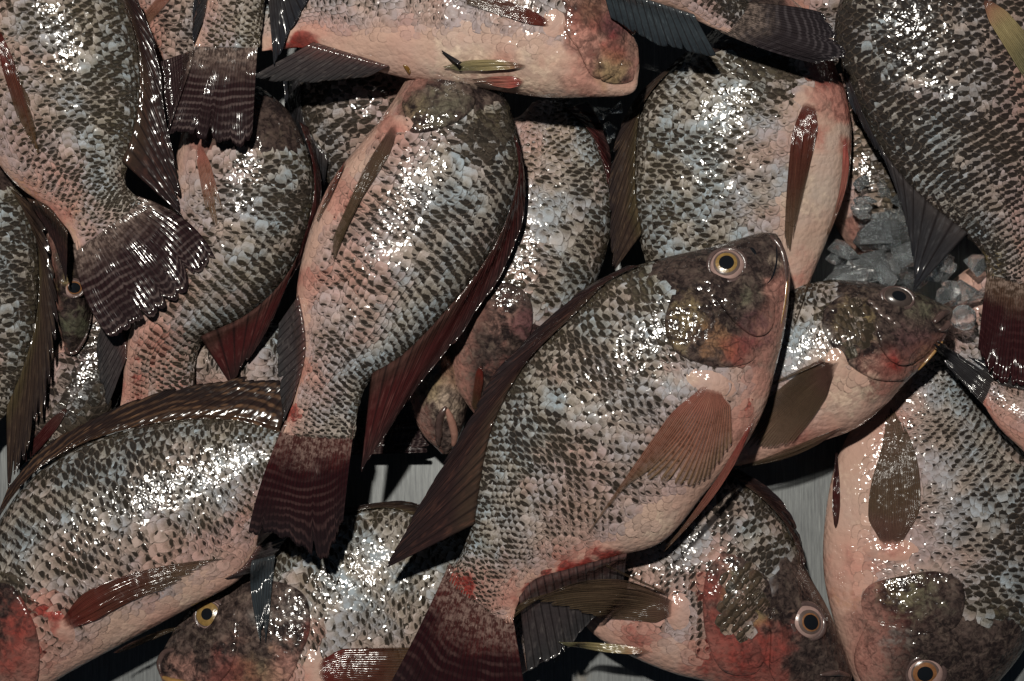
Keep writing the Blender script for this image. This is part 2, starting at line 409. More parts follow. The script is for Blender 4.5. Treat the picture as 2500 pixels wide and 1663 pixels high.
class Fish:
    def __init__(s, label, pairs, zh, zt, thick=.021, roll=0.0, dark=0.0, pale=0.0, red=0.0, warm=.4, blobs=(), head=.255,
                 scales=True, hl=0.0, hlc=(.21, .15, .13), pitch=31.0, zm=None, belly=-.42):
        s.label = label; s.roll = roll; s.dark = dark; s.red = red; s.warm = warm; s.blobs = list(blobs)
        s.head = head; s.pitch = pitch * .70; s.scales = scales; s.hl = hl; s.hlc = hlc; s.pale = pale; s.belly = belly
        s.seed = rng.random() * 100
        pr = np.array(pairs, float)
        mid = (pr[:, :2] + pr[:, 2:]) / 2
        cum = np.r_[0, np.cumsum(np.linalg.norm(np.diff(mid, axis=0), axis=1))]
        s.tk = cum / cum[-1]; s.len_px = cum[-1]
        s.pr = pr; s.th = thick; s.zh = zh; s.zt = zt; s.zm = zm
        # dense table of stations
        n = 400
        kk = np.linspace(0, len(pr) - 1, n)
        tab = catmull(pr, kk)
        m2 = (tab[:, :2] + tab[:, 2:]) / 2
        c2 = np.r_[0, np.cumsum(np.linalg.norm(np.diff(m2, axis=0), axis=1))]
        s.tab_t = c2 / c2[-1]
        z = s.zc(s.tab_t)
        s.D = W(tab[:, 0], tab[:, 1], z); s.V = W(tab[:, 2], tab[:, 3], z)
        cx, cy = m2[n // 2]
        c = W(cx, cy, float(s.zc(.5)))
        s.loc = Vector((c[0], c[1], float(s.zc(.5)) - thick))
        s.root = bpy.data.objects.new('fish', None)
        s.root.empty_display_size = .02
        COL.objects.link(s.root)
        s.root.location = s.loc
        s.root['label'] = label; s.root['category'] = 'fish'
        s.body()

    def zc(s, t):
        t = np.asarray(t, float)
        if s.zm is None: return s.zh + (s.zt - s.zh) * t
        return np.where(t < .5, s.zh + (s.zm - s.zh) * sstep(0, .5, t), s.zm + (s.zt - s.zm) * sstep(.5, 1, t))

    def surf(s, t, th, disp=True):
        """t 0 snout..1 tail base; th 0 back outline, pi/2 upper side, pi belly outline"""
        t = np.asarray(t, float); th = np.asarray(th, float)
        D = np.stack([np.interp(t, s.tab_t, s.D[:, k]) for k in range(3)], -1)
        V = np.stack([np.interp(t, s.tab_t, s.V[:, k]) for k in range(3)], -1)
        c = (D + V) / 2; h = (D - V) / 2
        w = interp_tab(THICK, np.clip(t, 0, 1)) * s.th
        ct = np.cos(th); st = np.sin(th)
        sg = np.sign(st) * np.abs(st) ** 1.08
        P = c + h * ct[..., None]
        bump = 0
        if disp:
            bump = (fbm(t * 9 + s.seed, th * 2.3 + s.seed, 3) - .5) * .0035 * np.clip(w / .01, 0, 1)
        P[..., 2] += (w + bump) * sg
        return P

    def anat(s, th):
        """1 = back, -1 = belly midline"""
        ph = np.asarray(th, float) + s.roll
        ph = np.abs(ph)
        ph = np.where(ph > math.pi, 2 * math.pi - ph, ph)
        return 1 - 2 * ph / math.pi

    def pig(s, t, th, P, seedoff=0.0):
        v = s.anat(th)
        px, py = to_px(P)
        b = s.belly
        dk = interp_tab([(-1, .0), (b - .25, .0), (b, .46), (b + .3, .60), (.2, .66), (.6, .73), (.85, .90), (1, 1.08)], v)
        L = s.len_px / 330.0
        nz = fbm(t * 5.5 * L + s.seed, th * 2.6 + s.seed, 3) - .5
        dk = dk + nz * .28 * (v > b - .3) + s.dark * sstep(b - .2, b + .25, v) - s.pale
        rd = s.red + .9 * np.clip(fbm(t * 4 * L + s.seed + 40, th * 2 + 9, 2) - .55, 0, 1) + .16 * sstep(b + .25, b - .25, v) + .42 * sstep(.45, -.45, v)
        wm = s.warm + .9 * (fbm(t * 6 * L + 70 + s.seed, th * 3, 2) - .5) + .4 * sstep(.7, 1, v)
        hd = sstep(s.head + .012, s.head - .028, t + .10 * (fbm(px / 45.0, py / 45.0, 3) - .5) + .02 * np.abs(v) + .10 * sstep(-.35, -.9, v))
        hd = hd * sstep(-.95, -.5, v)
        wm = wm * (1 - hd) + hd * sstep(-.75, .45, v)
        tint = np.zeros(P.shape[:-1] + (4,))
        tint[..., :3] = s.hlc; tint[..., 3] = s.hl * hd * (.45 + .8 * (fbm(px / 60.0, py / 60.0, 3) - .3))
        for (x, y, r, kind, k) in s.blobs:
            d = np.hypot(px - x, py - y) / r
            f = sstep(1.0, .25, d + .8 * (fbm(px / 22.0, py / 22.0, 2) - .5)) * k
            if kind == 'red': rd = rd + f * 1.1; tc = (.23, .028, .022)
            elif kind == 'pink': rd = rd + f * .5; tc = (.42, .21, .17)
            elif kind == 'dark': dk = dk + f * .6; tc = (.018, .015, .015)
            elif kind == 'pale': dk = dk - f * .28; rd = rd - .3 * f; tc = (.52, .48, .45)
            elif kind == 'gold': wm = wm + f; tc = (.27, .205, .095)
            elif kind == 'orange': rd = rd + f * .4; tc = (.36, .18, .085)
            elif kind == 'green': wm = wm + f; tc = (.11, .115, .075)
            elif kind == 'grey': tc = (.20, .19, .18)
            elif kind == 'cream': dk = dk - f * .7; rd = rd - .35 * f; tc = (.60, .47, .36)
            elif kind == 'purple': tc = (.10, .035, .045); rd = rd + .2 * f
            wgt = f * (.35 if kind in ('dark', 'pale') else .85)
            a = tint[..., 3:4]
            g = wgt[..., None]
            tint[..., :3] = np.where(a + g > 1e-5, (tint[..., :3] * a * (1 - g) + np.array(tc) * g) / np.maximum(a * (1 - g) + g, 1e-5), 0)
            tint[..., 3:4] = a * (1 - g) + g
        return np.stack([np.clip(dk, 0, 1.2), np.clip(rd, 0, 1.4), np.clip(wm, 0, 1), hd], -1), tint

    def body(s):
        nt, nh = 150, 84
        t = np.linspace(0, 1, nt); t = t * .82 + t ** 1.0 * .18
        th = np.linspace(0, 2 * math.pi, nh, endpoint=False)
        T, H = np.meshgrid(t, th, indexing='ij')
        P = s.surf(T, H)
        pg, ti = s.pig(T, H, P)
        v = P.reshape(-1, 3)
        f = []
        i, j = np.meshgrid(np.arange(nt - 1), np.arange(nh), indexing='ij')
        a = i * nh + j; b = i * nh + (j + 1) % nh
        f = np.stack([a, b, b + nh, a + nh], -1).reshape(-1, 4)
        # end caps as degenerate-free fans of quads
        n0 = len(v)
        c0 = P[0].mean(0) ; c1 = P[-1].mean(0)
        v = np.vstack([v, c0, c1])
        j2 = np.arange(0, nh, 2)
        cap0 = np.stack([np.full(nh // 2, n0), (j2 + 2) % nh, (j2 + 1) % nh, j2], -1)
        o = (nt - 1) * nh
        cap1 = np.stack([np.full(nh // 2, n0 + 1), o + j2, o + (j2 + 1) % nh, o + (j2 + 2) % nh], -1)
        f = np.vstack([f, cap0, cap1])
        pgv = np.vstack([pg.reshape(-1, 4), pg[0, 0], pg[-1, 0]]); tiv = np.vstack([ti.reshape(-1, 4), ti[0, 0], ti[-1, 0]])
        # outward winding check on one upper face
        q = f[(nt // 2) * nh + nh // 4]
        nrm = np.cross(v[q[1]] - v[q[0]], v[q[2]] - v[q[0]])
        if nrm[2] < 0: f = f[:, ::-1]
        me = mesh_from('body', v - np.array(s.loc), f, attrs={'pig': pgv, 'tint': tiv}, mat=M['skin'])
        s.body_obj = add('body', me, s.root)
        tri = np.vstack([f[:, [0, 1, 2]], f[:, [0, 2, 3]]])
        s.bvh = BVHTree.FromPolygons(v.tolist(), tri.tolist())
        up = (H > -.01) & (H < math.pi + .01)
        hm_add(P[up])

    def hit(s, px, py):
        """point and normal where the camera ray of photo point px,py meets this body"""
        o = Vector((0, 0, CAMH)); d = Vector(W(px, py, 0.0)) - o; d.normalize()
        loc, nor, idx, dist = s.bvh.ray_cast(o, d)
        if loc is None:
            loc, nor, idx, dist = s.bvh.find_nearest(Vector(W(px, py, float(s.zc(.3)))))
        return np.array(loc), np.array(nor)

    def near_t(s, x, y):
        m = (s.D + s.V) / 2
        d = np.hypot(m[:, 0][None] - np.asarray(x)[:, None], m[:, 1][None] - np.asarray(y)[:, None])
        return s.tab_t[d.argmin(1)]

    # ---- fins
    def fin(s, name, base, tip, mat, mid=None, rays=14, lift=.003, drop=-.006, clear=.0010, rag=.06, amp=.0005, label=None, slant=None, parent=None,
            drape=True, arch=0.0, thick=.0005, spiky=0.0):
        if name == 'pectoral_fin': rays = int(rays * 1.5); amp = .0003
        if name == 'tail_fin': rays = int(rays * 1.3); amp = .0011
        nu, nv = rays * 4 + 1, 20
        B = resample(base, nu); Tp = resample(tip, nu)
        if slant is None: slant = name == 'dorsal_fin'
        if slant:
            u0 = np.linspace(0, 1, nu)
            ub, ut = u0 ** 1.3, 1 - (1 - u0) ** 1.5
            B = np.stack([np.interp(ub, u0, B[:, k]) for k in range(2)], -1)
            Tp = np.stack([np.interp(ut, u0, Tp[:, k]) for k in range(2)], -1)
        if mid is not None: Mi = resample(mid, nu)
        if name == 'tail_fin': B = B - .10 * (Tp - B); lift = 0.0
        if name in ('dorsal_fin', 'anal_fin'):
            dv = Tp - B; B = B - 12.0 * dv / np.maximum(np.linalg.norm(dv, axis=1), 1e-6)[:, None]
        u = np.linspace(0, 1, nu); v = np.linspace(0, 1, nv)
        ph = u * rays
        ray_r = rng.random(rays + 2)
        ragv = np.interp(ph, np.arange(rays + 2), ray_r)
        notch = np.abs(np.sin(math.pi * ph)) ** .6            # 1 mid-ray
        ext = 1 + rag * 1.4 * (ragv - .6) + (spiky if spiky else rag * .25) * (notch - .7)
        for q in range(0 if rays < 12 else 3):
            ext = ext - rng.uniform(.03, .14) * np.exp(-((u - rng.uniform(.05, .95)) / rng.uniform(.008, .022)) ** 2)
        if mid is None:
            vv = (v[None] + (ext[:, None] - 1) * v[None] ** 4)[..., None]
            XY = B[:, None] + (Tp - B)[:, None] * vv
        else:
            vv = (v[None] + (ext[:, None] - 1) * v[None] ** 4)[..., None]
            C = 2 * Mi - .5 * B - .5 * Tp
            XY = (1 - vv) ** 2 * B[:, None] + 2 * vv * (1 - vv) * C[:, None] + vv ** 2 * Tp[:, None]
        if name in ('pectoral_fin', 'pelvic_fin'):
            cl = XY.mean(0, keepdims=True)
            wid = .42 + .58 * sstep(-.02, .30, v)
            if name == 'pelvic_fin': wid = wid * (1 - .55 * sstep(.55, 1, v))
            XY = cl + (XY - cl) * wid[None, :, None]
            bow = (1 - (2 * u - 1) ** 2)[:, None, None] * (1 - sstep(0, .25, v))[None, :, None]
            XY = XY - bow * .05 * (XY[:, -1:] - XY[:, :1])
        p0 = W(B[:, 0], B[:, 1], s.zh)
        zb = s.zc(s.near_t(p0[:, 0], p0[:, 1])) + lift
        zl = zb[:, None] + drop * v[None] + arch * np.sin(math.pi * v)[None]
        z = zl.copy()
        for it in range(3):
            P = W(XY[..., 0], XY[..., 1], z)
            if drape: z = np.maximum(zl, hm_at(P[..., 0], P[..., 1]) + clear)
            if name == 'tail_fin': z = zl + (z - zl) * sstep(.06, .22, v)[None]
        if drape:
            for it in range(10):
                zz = z.copy()
                zz[1:-1] = (zz[:-2] + zz[1:-1] * 2 + zz[2:]) / 4
                zz[:, 1:-1] = (zz[:, :-2] + zz[:, 1:-1] * 2 + zz[:, 2:]) / 4
                P = W(XY[..., 0], XY[..., 1], zz)
                z = np.maximum(zz, hm_at(P[..., 0], P[..., 1]) + clear * .6)
                if name == 'tail_fin': z = zl + (z - zl) * sstep(.06, .22, v)[None]
        cor = amp * (1 - np.abs(np.sin(math.pi * ph)))[:, None] * (1 - .4 * v)[None]
        wave = (.007 if name == 'tail_fin' else .0022) * (fbm(u[:, None] * 4.2 + s.seed, v[None] * 1.3 + s.seed, 2) - .5) * sstep(.05, .6, v)[None]
        z = z + cor + np.where(drape, np.abs(wave), wave)
        if name != 'tail_fin': z = z - .0024 * (1 - sstep(0, .07, v))[None]
        P = W(XY[..., 0], XY[..., 1], z)
        tk = thick * (1 - .55 * v)[None, :, None]
        bot = P - tk * np.array([0, 0, 1.0])
        allv = np.vstack([P.reshape(-1, 3), bot.reshape(-1, 3)])
        n = nu * nv
        f1 = grid_faces(nu, nv)
        q = f1[len(f1) // 2]
        flip = np.cross(allv[q[1]] - allv[q[0]], allv[q[2]] - allv[q[0]])[2] < 0
        if flip: f1 = f1[:, ::-1]
        f2 = f1[:, ::-1] + n
        ring = np.r_[np.arange(nv), nv * np.arange(1, nu) + nv - 1, (nu - 1) * nv + np.arange(nv - 2, -1, -1), nv * np.arange(nu - 2, 0, -1)]
        r2 = np.roll(ring, -1)
        f3 = np.stack([ring, r2, r2 + n, ring + n], -1)
        if flip: f3 = f3[:, ::-1]
        f3 = f3[:, ::-1] if not flip else f3
        uvv = np.stack(np.broadcast_arrays(ph[:, None] + s.seed // 1, v[None]), -1).reshape(-1, 2)
        me = mesh_from(name, allv - np.array(s.loc), np.vstack([f1, f2, f3]), uv=np.vstack([uvv, uvv]), mat=M[mat])
        o = add(name, me, s.root)
        if label: o['label'] = label
        hm_add(P.reshape(-1, 3))
        return o

    # ---- a plate of bone over the head (gill cover, cheek)
    def plate(s, name, outline, lift=.0016, label=None, n=72, rings=14, head=1.0, bulge=.0007, parent=None):
        """outline: (x, y, k) with k = how far that edge stands off"""
        o = np.array(outline, float)
        o = np.vstack([o, o[:1]])
        oo = catmull(np.vstack([o]), np.linspace(0, len(o) - 1, n + 1))[:-1]
        cen = oo[:, :2].mean(0)
        rr = np.r_[np.linspace(0.04, .88, rings - 5), .93, .965, .985, 1.0, 1.006]
        drop = np.r_[np.ones(rings - 5), .95, .80, .50, .05, -.7]
        V = []; px = []
        for k, r in enumerate(rr):
            for i in range(n):
                x, y = cen + (oo[i, :2] - cen) * r
                p, nn = s.hit(x, y)
                e = lift * ((1 - r) * .75 + r * oo[i, 2]) * drop[k] + bulge * (1 - r ** 2)
                if drop[k] < 0: e = -.0012 * (.25 + .75 * oo[i, 2])
                V.append(p + nn * e)
        p, nn = s.hit(*cen); V.append(p + nn * (lift * .75 + bulge))
        V = np.array(V)
        f = []
        nr = len(rr)
        i, j = np.meshgrid(np.arange(nr - 1), np.arange(n), indexing='ij')
        a = i * n + j; b = i * n + (j + 1) % n
        f = np.stack([a, b, b + n, a + n], -1).reshape(-1, 4)
        j2 = np.arange(0, n, 2)
        f = np.vstack([f, np.stack([np.full(n // 2, len(V) - 1), (j2 + 2) % n, (j2 + 1) % n, j2], -1)])
        q = f[n * 4]
        if np.cross(V[q[1]] - V[q[0]], V[q[2]] - V[q[0]])[2] < 0: f = f[:, ::-1]
        t = s.near_t(V[:, 0], V[:, 1])
        Dv = np.stack([np.interp(t, s.tab_t, s.D[:, k]) for k in range(2)], -1); Vv = np.stack([np.interp(t, s.tab_t, s.V[:, k]) for k in range(2)], -1)
        hv = (Dv - Vv) / 2; cv = (Dv + Vv) / 2
        qv = ((V[:, :2] - cv) * hv).sum(1) / np.maximum((hv ** 2).sum(1), 1e-9)
        pg, ti = s.pig(np.minimum(t, s.head - .05) if head > .5 else t, np.arccos(np.clip(qv, -1, 1)), V)
        pg[:, 3] = head
        if name == 'fin_root': pg[:, 0] *= .45; pg[:, 1] += .15
        me = mesh_from(name, V - np.array(s.loc), f, attrs={'pig': pg, 'tint': ti}, mat=M['skin'])
        ob = add(name, me, s.root)
        if label: ob['label'] = label
        hm_add(V)
        tri = np.vstack([f[:, [0, 1, 2]], f[:, [0, 2, 3]]])
        b2 = BVHTree.FromPolygons(V.tolist(), tri.tolist())
        s._chain(b2)
        return ob

    def _chain(s, b2):
        old = s.bvh
        class Ch:
            def ray_cast(self, o, d):
                r1 = old.ray_cast(o, d); r2 = b2.ray_cast(o, d)
                if r2[0] is not None and (r1[0] is None or r2[3] < r1[3]): return r2
                return r1
            def find_nearest(self, p): return old.find_nearest(p)
        s.bvh = Ch()

    # ---- a raised ridge along photo points (lips, fold of skin)
    def ridge(s, name, pts, rad, mat, sink=.35, label=None, taper=True, parent=None):
        q = resample(pts, 28)
        C = []; Nn = []
        for x, y in q[:, :2]:
            p, nn = s.hit(x, y); C.append(p); Nn.append(nn)
        C = np.array(C); Nn = np.array(Nn)
        k = np.ones(5) / 5
        for a in range(3):
            pad = np.r_[[C[0, a]] * 2, C[:, a], [C[-1, a]] * 2]; C[:, a] = np.convolve(pad, k, 'valid')
        r = rad / PXM * (np.sin(np.linspace(.12, math.pi - .12, 28)) ** .5 if taper else np.ones(28))
        T = np.gradient(C, axis=0); T /= np.linalg.norm(T, axis=1)[:, None]
        S = np.cross(T, Nn); S /= np.linalg.norm(S, axis=1)[:, None]
        N2 = np.cross(S, T)
        a = np.linspace(0, 2 * math.pi, 12, endpoint=False)
        V = C[:, None] + r[:, None, None] * (S[:, None] * np.cos(a)[None, :, None] + N2[:, None] * (np.sin(a)[None, :, None] + 1 - 2 * sink))
        v = V.reshape(-1, 3)
        i, j = np.meshgrid(np.arange(27), np.arange(12), indexing='ij')
        A = i * 12 + j; B = i * 12 + (j + 1) % 12
        f = np.stack([A, A + 12, B + 12, B], -1).reshape(-1, 4)
        me = mesh_from(name, v - np.array(s.loc), f, mat=M[mat])
        o = add(name, me, s.root)
        if label: o['label'] = label
        return o

    # ---- an eye
    def eye(s, x, y, r, iris='iris_gold', ir=.62, pr=.44, squash=1.0, ang=0.0, rise=.42, off=(0, 0), label=None):
        p, nn = s.hit(x, y)
        nn = nn * .55 + np.array([0, 0, .45]); nn /= np.linalg.norm(nn)
        R = r / PXM * (CAMH - p[2]) / CAMH
        ax = np.array([math.cos(ang), math.sin(ang), 0]); ax -= nn * ax.dot(nn); ax /= np.linalg.norm(ax)
        ay = np.cross(nn, ax)
        p = p - nn * R * .10
        def dome(r0, r1, h0, nm, mat, parent, cx=0.0, cy=0.0, n=40, m=12):
            rr = np.linspace(r0, r1, m)
            V = []
            for q in rr:
                for k in range(n):
                    a = 2 * math.pi * k / n
                    hh = rise * R * math.sqrt(max(0.0, 1 - (q * .985) ** 2)) + h0
                    V.append(p + ax * R * (q * math.cos(a) + cx) + ay * R * squash * (q * math.sin(a) + cy) + nn * hh)
            V = np.array(V)
            i, j = np.meshgrid(np.arange(m - 1), np.arange(n), indexing='ij')
            A = i * n + j; B = i * n + (j + 1) % n
            f = np.stack([A, B, B + n, A + n], -1).reshape(-1, 4)
            if r0 < .02: pass
            q = f[n * 3]
            if np.cross(V[q[1]] - V[q[0]], V[q[2]] - V[q[0]]).dot(nn) < 0: f = f[:, ::-1]
            return V, f, nm, mat
        def put(res, parent, origin):
            V, f, nm, mat = res
            ob = add(nm, mesh_from(nm, V - origin, f, mat=M[mat]), parent)
            return ob
        og = np.array(s.loc)
        e = put(dome(.001, 1.0, 0, 'eye', 'sclera', None), s.root, og)
        if label: e['label'] = label
        cx, cy = off
        put(dome(ir * .96, ir + (1 - ir) * .38, .018 * R, 'iris_ring', 'ring', None, cx * .6, cy * .6), e, og)
        put(dome(pr * .93, ir, .035 * R, 'iris', iris, None, cx, cy), e, og)
        put(dome(.001, pr, .055 * R, 'pupil', 'pupil', None, cx, cy), e, og)
        # rim of skin
        a = np.linspace(0, 2 * math.pi, 48, endpoint=False); b = np.linspace(0, 2 * math.pi, 10, endpoint=False)
        V = []
        for k in a:
            c = p + ax * R * 1.04 * math.cos(k) + ay * R * 1.04 * squash * math.sin(k) + nn * R * .05
            rd = ax * math.cos(k) + ay * math.sin(k)
            rt = R * (.13 + .05 * math.sin(3 * k + s.seed))
            for q in b: V.append(c + (rd * math.cos(q) + nn * math.sin(q)) * rt)
        V = np.array(V)
        i, j = np.meshgrid(np.arange(48), np.arange(10), indexing='ij')
        A = i * 10 + j; B = i * 10 + (j + 1) % 10; Cc = ((i + 1) % 48) * 10 + j; Dd = ((i + 1) % 48) * 10 + (j + 1) % 10
        f = np.stack([A, Cc, Dd, B], -1).reshape(-1, 4)
        add('eye_rim', mesh_from('eye_rim', V - og, f, mat=M['rim']), e)
        return e

# ------------------------------------------------------------------ scale meshes (a few variants, shared)
def scale_shape(seed):
    r = np.random.default_rng(seed)
    rows = [(0, .40), (.25, .49), (.5, .51), (.72, .48), (.88, .40), (.98, .27), (1.0, .26)]
    V = []; U = []
    nx = 6
    for k, (y, w) in enumerate(rows):
        for i in range(nx):
            x = (i / (nx - 1) * 2 - 1) * w
            jag = (r.random() - .5) * .06 if k >= 4 else 0
            yy = y + jag - (.07 * (abs(i - 2.5) / 2.5) ** 2 if k >= 5 else 0)
            z = .035 * (1 - (2 * x) ** 2) + .02 * math.sin(math.pi * y) + (r.random() - .5) * .016
            if k == len(rows) - 1: z -= .05; yy += .01
            V.append((x, yy, z)); U.append((x + .5, y))
    f = grid_faces(len(rows), nx)
    V = np.array(V); q = f[0]
    if np.cross(V[q[1]] - V[q[0]], V[q[2]] - V[q[0]])[2] < 0: f = f[:, ::-1]
    return V, f, np.array(U)
SHAPES = [scale_shape(k) for k in range(6)]
SCALE_ME = [mesh_from('scale', v, f, uv=u, mat=M['scale']) for v, f, u in SHAPES]

def scale_fish(F, limit=300):
    sp = F.pitch / PXM                     # pitch along the body, metres
    rp = sp * .66                          # pitch across, metres (rows interleave)
    mid = (F.D + F.V) / 2
    L = np.r_[0, np.cumsum(np.linalg.norm(np.diff(mid, axis=0), axis=1))]
    thd = np.linspace(-.10 * math.pi, 1.10 * math.pi, 200)
    ts = []; ths = []
    col = 0
    l = F.head * L[-1] * .7
    recs = []
    while l < L[-1] * .995:
        t = np.interp(l, L, F.tab_t)
        f = 1.0 - .42 * sstep(.55, 1.0, t)
        arc_p = F.surf(np.full(200, t), thd, disp=False)
        al = np.r_[0, np.cumsum(np.linalg.norm(np.diff(arc_p, axis=0), axis=1))]
        am = np.interp(math.pi / 2, thd, al)
        for half in (0, 1):
            tt = np.interp(l + half * sp * f * .5, L, F.tab_t)
            kmax = int(al[-1] / (rp * 2 * f)) + 2
            for k in range(-kmax, kmax):
                a = am + (2 * k + half) * rp * f
                if a < al[0] or a > al[-1]: continue
                th = np.interp(a, al, thd)
                recs.append((tt, th, f))
        l += sp * f
    R = np.array(recs)
    t, th, fs = R.T
    t = t + rng.normal(0, .0010, len(t)); th = th + rng.normal(0, .007, len(th))
    v = F.anat(th)
    keep = (t > F.head - .035 - .03 * sstep(.5, 1, v)) & (t < 1.0) & (v > max(-.86, F.belly - .26) + .12 * rng.random(len(t)))
    keep &= ~((t < F.head + .03) & (v < -.55))
    t, th, fs, v = t[keep], th[keep], fs[keep], v[keep]
    P = F.surf(t, th)
    e = 1e-3
    dT = F.surf(t + e, th, False) - F.surf(t - e, th, False)
    dH = F.surf(t, th + e, False) - F.surf(t, th - e, False)
    Y = dT / np.linalg.norm(dT, axis=1)[:, None]
    N = np.cross(dT, dH); N /= np.linalg.norm(N, axis=1)[:, None]
    out = P - (np.stack([np.interp(t, F.tab_t, ((F.D + F.V) / 2)[:, k]) for k in range(3)], -1))
    sg = np.sign((N * out).sum(1)); N *= sg[:, None]
    # tilt the free edge out, random yaw
    tilt = np.radians(rng.normal(4.0, 1.8, len(t)) * np.clip(.35 + .65 * sstep(-.75, -.2, v), 0, 1))
    X = np.cross(Y, N)
    yaw = rng.normal(0, .09, len(t))
    Y2 = Y * np.cos(yaw)[:, None] + X * np.sin(yaw)[:, None]
    Y3 = Y2 * np.cos(tilt)[:, None] + N * np.sin(tilt)[:, None]
    X3 = np.cross(Y3, N); X3 /= np.linalg.norm(X3, axis=1)[:, None]
    rl = rng.normal(0, .04, len(t))
    Z3 = np.cross(X3, Y3)
    X3 = X3 * np.cos(rl)[:, None] + Z3 * np.sin(rl)[:, None]
    Z3 = np.cross(X3, Y3)
    small = 1 - .30 * sstep(-.45, -.75, v) - .12 * sstep(.8, 1.0, v)
    w = F.pitch / PXM * fs * 1.45 * small * rng.normal(1, .05, len(t))
    ln = F.pitch / PXM * fs * 1.60 * small * rng.normal(1, .05, len(t))
    O = P - Y3 * (ln * .62)[:, None] - N * .00018
    pg, ti = F.pig(t, th, P)
    dkj = pg[:, 0] + rng.normal(0, .05, len(t))
    colr = np.stack([np.clip(dkj, 0, 1.2), pg[:, 1], pg[:, 2], rng.random(len(t))], -1)
    px, py = to_px(P)
    infr = (px > -15) & (px < 2515) & (py > -15) & (py < 1678)
    vis = infr & (P[:, 2] > hm_at(P[:, 0], P[:, 1]) - .0035) & (N[:, 2] > .18)
    area = w * ln * N[:, 2] * (vis)
    order = np.argsort(-area)
    single = np.zeros(len(t), bool)
    single[order[:limit]] = True
    single &= vis
    far = (px < -260) | (px > 2760) | (py < -260) | (py > 1920)
    loc = np.array(F.loc)
    for i in np.nonzero(single)[0]:
        o = bpy.data.objects.new('scale', SCALE_ME[i % 6])
        COL.objects.link(o); o.parent = F.root
        m = Matrix(((X3[i, 0] * w[i], Y3[i, 0] * ln[i], Z3[i, 0] * w[i], O[i, 0] - loc[0]),
                    (X3[i, 1] * w[i], Y3[i, 1] * ln[i], Z3[i, 1] * w[i], O[i, 1] - loc[1]),
                    (X3[i, 2] * w[i], Y3[i, 2] * ln[i], Z3[i, 2] * w[i], O[i, 2] - loc[2]), (0, 0, 0, 1)))
        o.matrix_basis = m
        o.color = colr[i]
    rest = np.nonzero(~single & ~far)[0]
    if len(rest):
        Vs = []; Fs = []; Us = []; Cs = []; n = 0
        for k in range(6):
            idx = rest[rest % 6 == k]
            if not len(idx): continue
            sv, sf, su = SHAPES[k]
            A = (O[idx][:, None] + X3[idx][:, None] * (sv[:, 0][None] * w[idx][:, None])[..., None]
                 + Y3[idx][:, None] * (sv[:, 1][None] * ln[idx][:, None])[..., None]
                 + Z3[idx][:, None] * (sv[:, 2][None] * w[idx][:, None])[..., None])
            Vs.append(A.reshape(-1, 3)); m = len(sv)
            Fs.append((sf[None] + (np.arange(len(idx)) * m)[:, None, None] + n).reshape(-1, 4))
            Us.append(np.tile(su, (len(idx), 1))); Cs.append(np.repeat(colr[idx], m, axis=0)); n += len(idx) * m
        me = mesh_from('scales', np.vstack(Vs) - loc, np.vstack(Fs), uv=np.vstack(Us), attrs={'pig': np.vstack(Cs)}, mat=M['scales'])
        o = add('scales', me, F.root); o['kind'] = 'stuff'
    return int(single.sum()), len(rest)

ALL = []
def fish(*a, **k):
    f = Fish(*a, **k); ALL.append(f); return f

# ================================================================== the pile, lowest fish first
# (all outlines are in photo pixels: back x,y, belly x,y from the snout to the tail base)
f23 = fish('pale blue spotted fish deep under the pile, glimpsed below the second fish\'s back fin',
    [(420,905,420,912),(520,800,500,965),(640,775,620,1005),(740,800,730,985),(800,850,790,930)], .020, .018, .018, dark=-.05)
f16 = fish('buried fish showing only its striped tail beside the bare bright tray patch',
    [(300,1230,300,1250),(400,1100,380,1330),(560,1050,540,1310),(700,1045,700,1200),(800,1030,810,1125),(858,1015,868,1105)], .018, .020, .016, dark=.2)
f16.fin('tail_fin', [(850,1010),(862,1060),(868,1110)], [(1045,975),(1065,1040),(1040,1105)], 'caudal', rays=14, drop=.004, lift=.004)
f28 = fish('added dark fish standing in for deep shadow below the small brown head at left',
    [(40,1130,30,1120),(170,1110,60,1010),(270,1010,110,900),(310,890,170,800),(300,790,220,740)], .016, .016, .014, dark=.35, head=.25, warm=.3)  # added fish, skin darkened to fill a gap that holds only shade
f25 = fish('spotted grey fish under the loose ice at the right edge',
    [(2585,600,2560,580),(2590,720,2420,625),(2570,860,2310,700),(2460,940,2262,815),(2390,965,2285,900)], .020, .018, .018, pale=.05)
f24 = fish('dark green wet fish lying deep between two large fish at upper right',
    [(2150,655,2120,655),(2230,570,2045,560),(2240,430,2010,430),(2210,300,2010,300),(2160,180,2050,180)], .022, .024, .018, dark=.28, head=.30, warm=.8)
f27 = fish('small bit of pinkish fish behind the dark tail at the top edge',
    [(2010,-150,1990,-150),(2100,-50,1910,-40),(2085,60,1935,60),(2040,160,1970,160)], .040, .030, .018, pale=.1, red=.15)
f21 = fish('narrow brown fish head with a dark eye wedged at left beside the striped tail',
    [(182,866,166,864),(216,805,146,805),(222,725,137,725),(217,650,130,640),(232,560,110,540),(232,470,120,450),(215,380,140,370)], .026, .030, .016,
    head=.62, scales=False, blobs=[(180,790,60,'green',.9),(160,700,50,'gold',.6),(185,640,50,'dark',.9)])
f21.eye(178, 704, 25, 'iris_orange', ir=.74, pr=.60, squash=.85, off=(.1,.05))
f21.ridge('lip', [(150,845),(172,862),(200,850),(216,812)], 5, 'lip')
f3b = fish('pinkish fish half hidden between the top left fish and the hanging striped tail',
    [(480,-320,430,-320),(560,-150,320,-150),(545,0,310,0),(510,110,340,110),(460,210,390,210)], .038, .030, .019, red=.25, pale=.05)
f3b.fin('pectoral_fin', [(405,-30),(440,-30)], [(325,62),(352,72)], 'pect', rays=8)
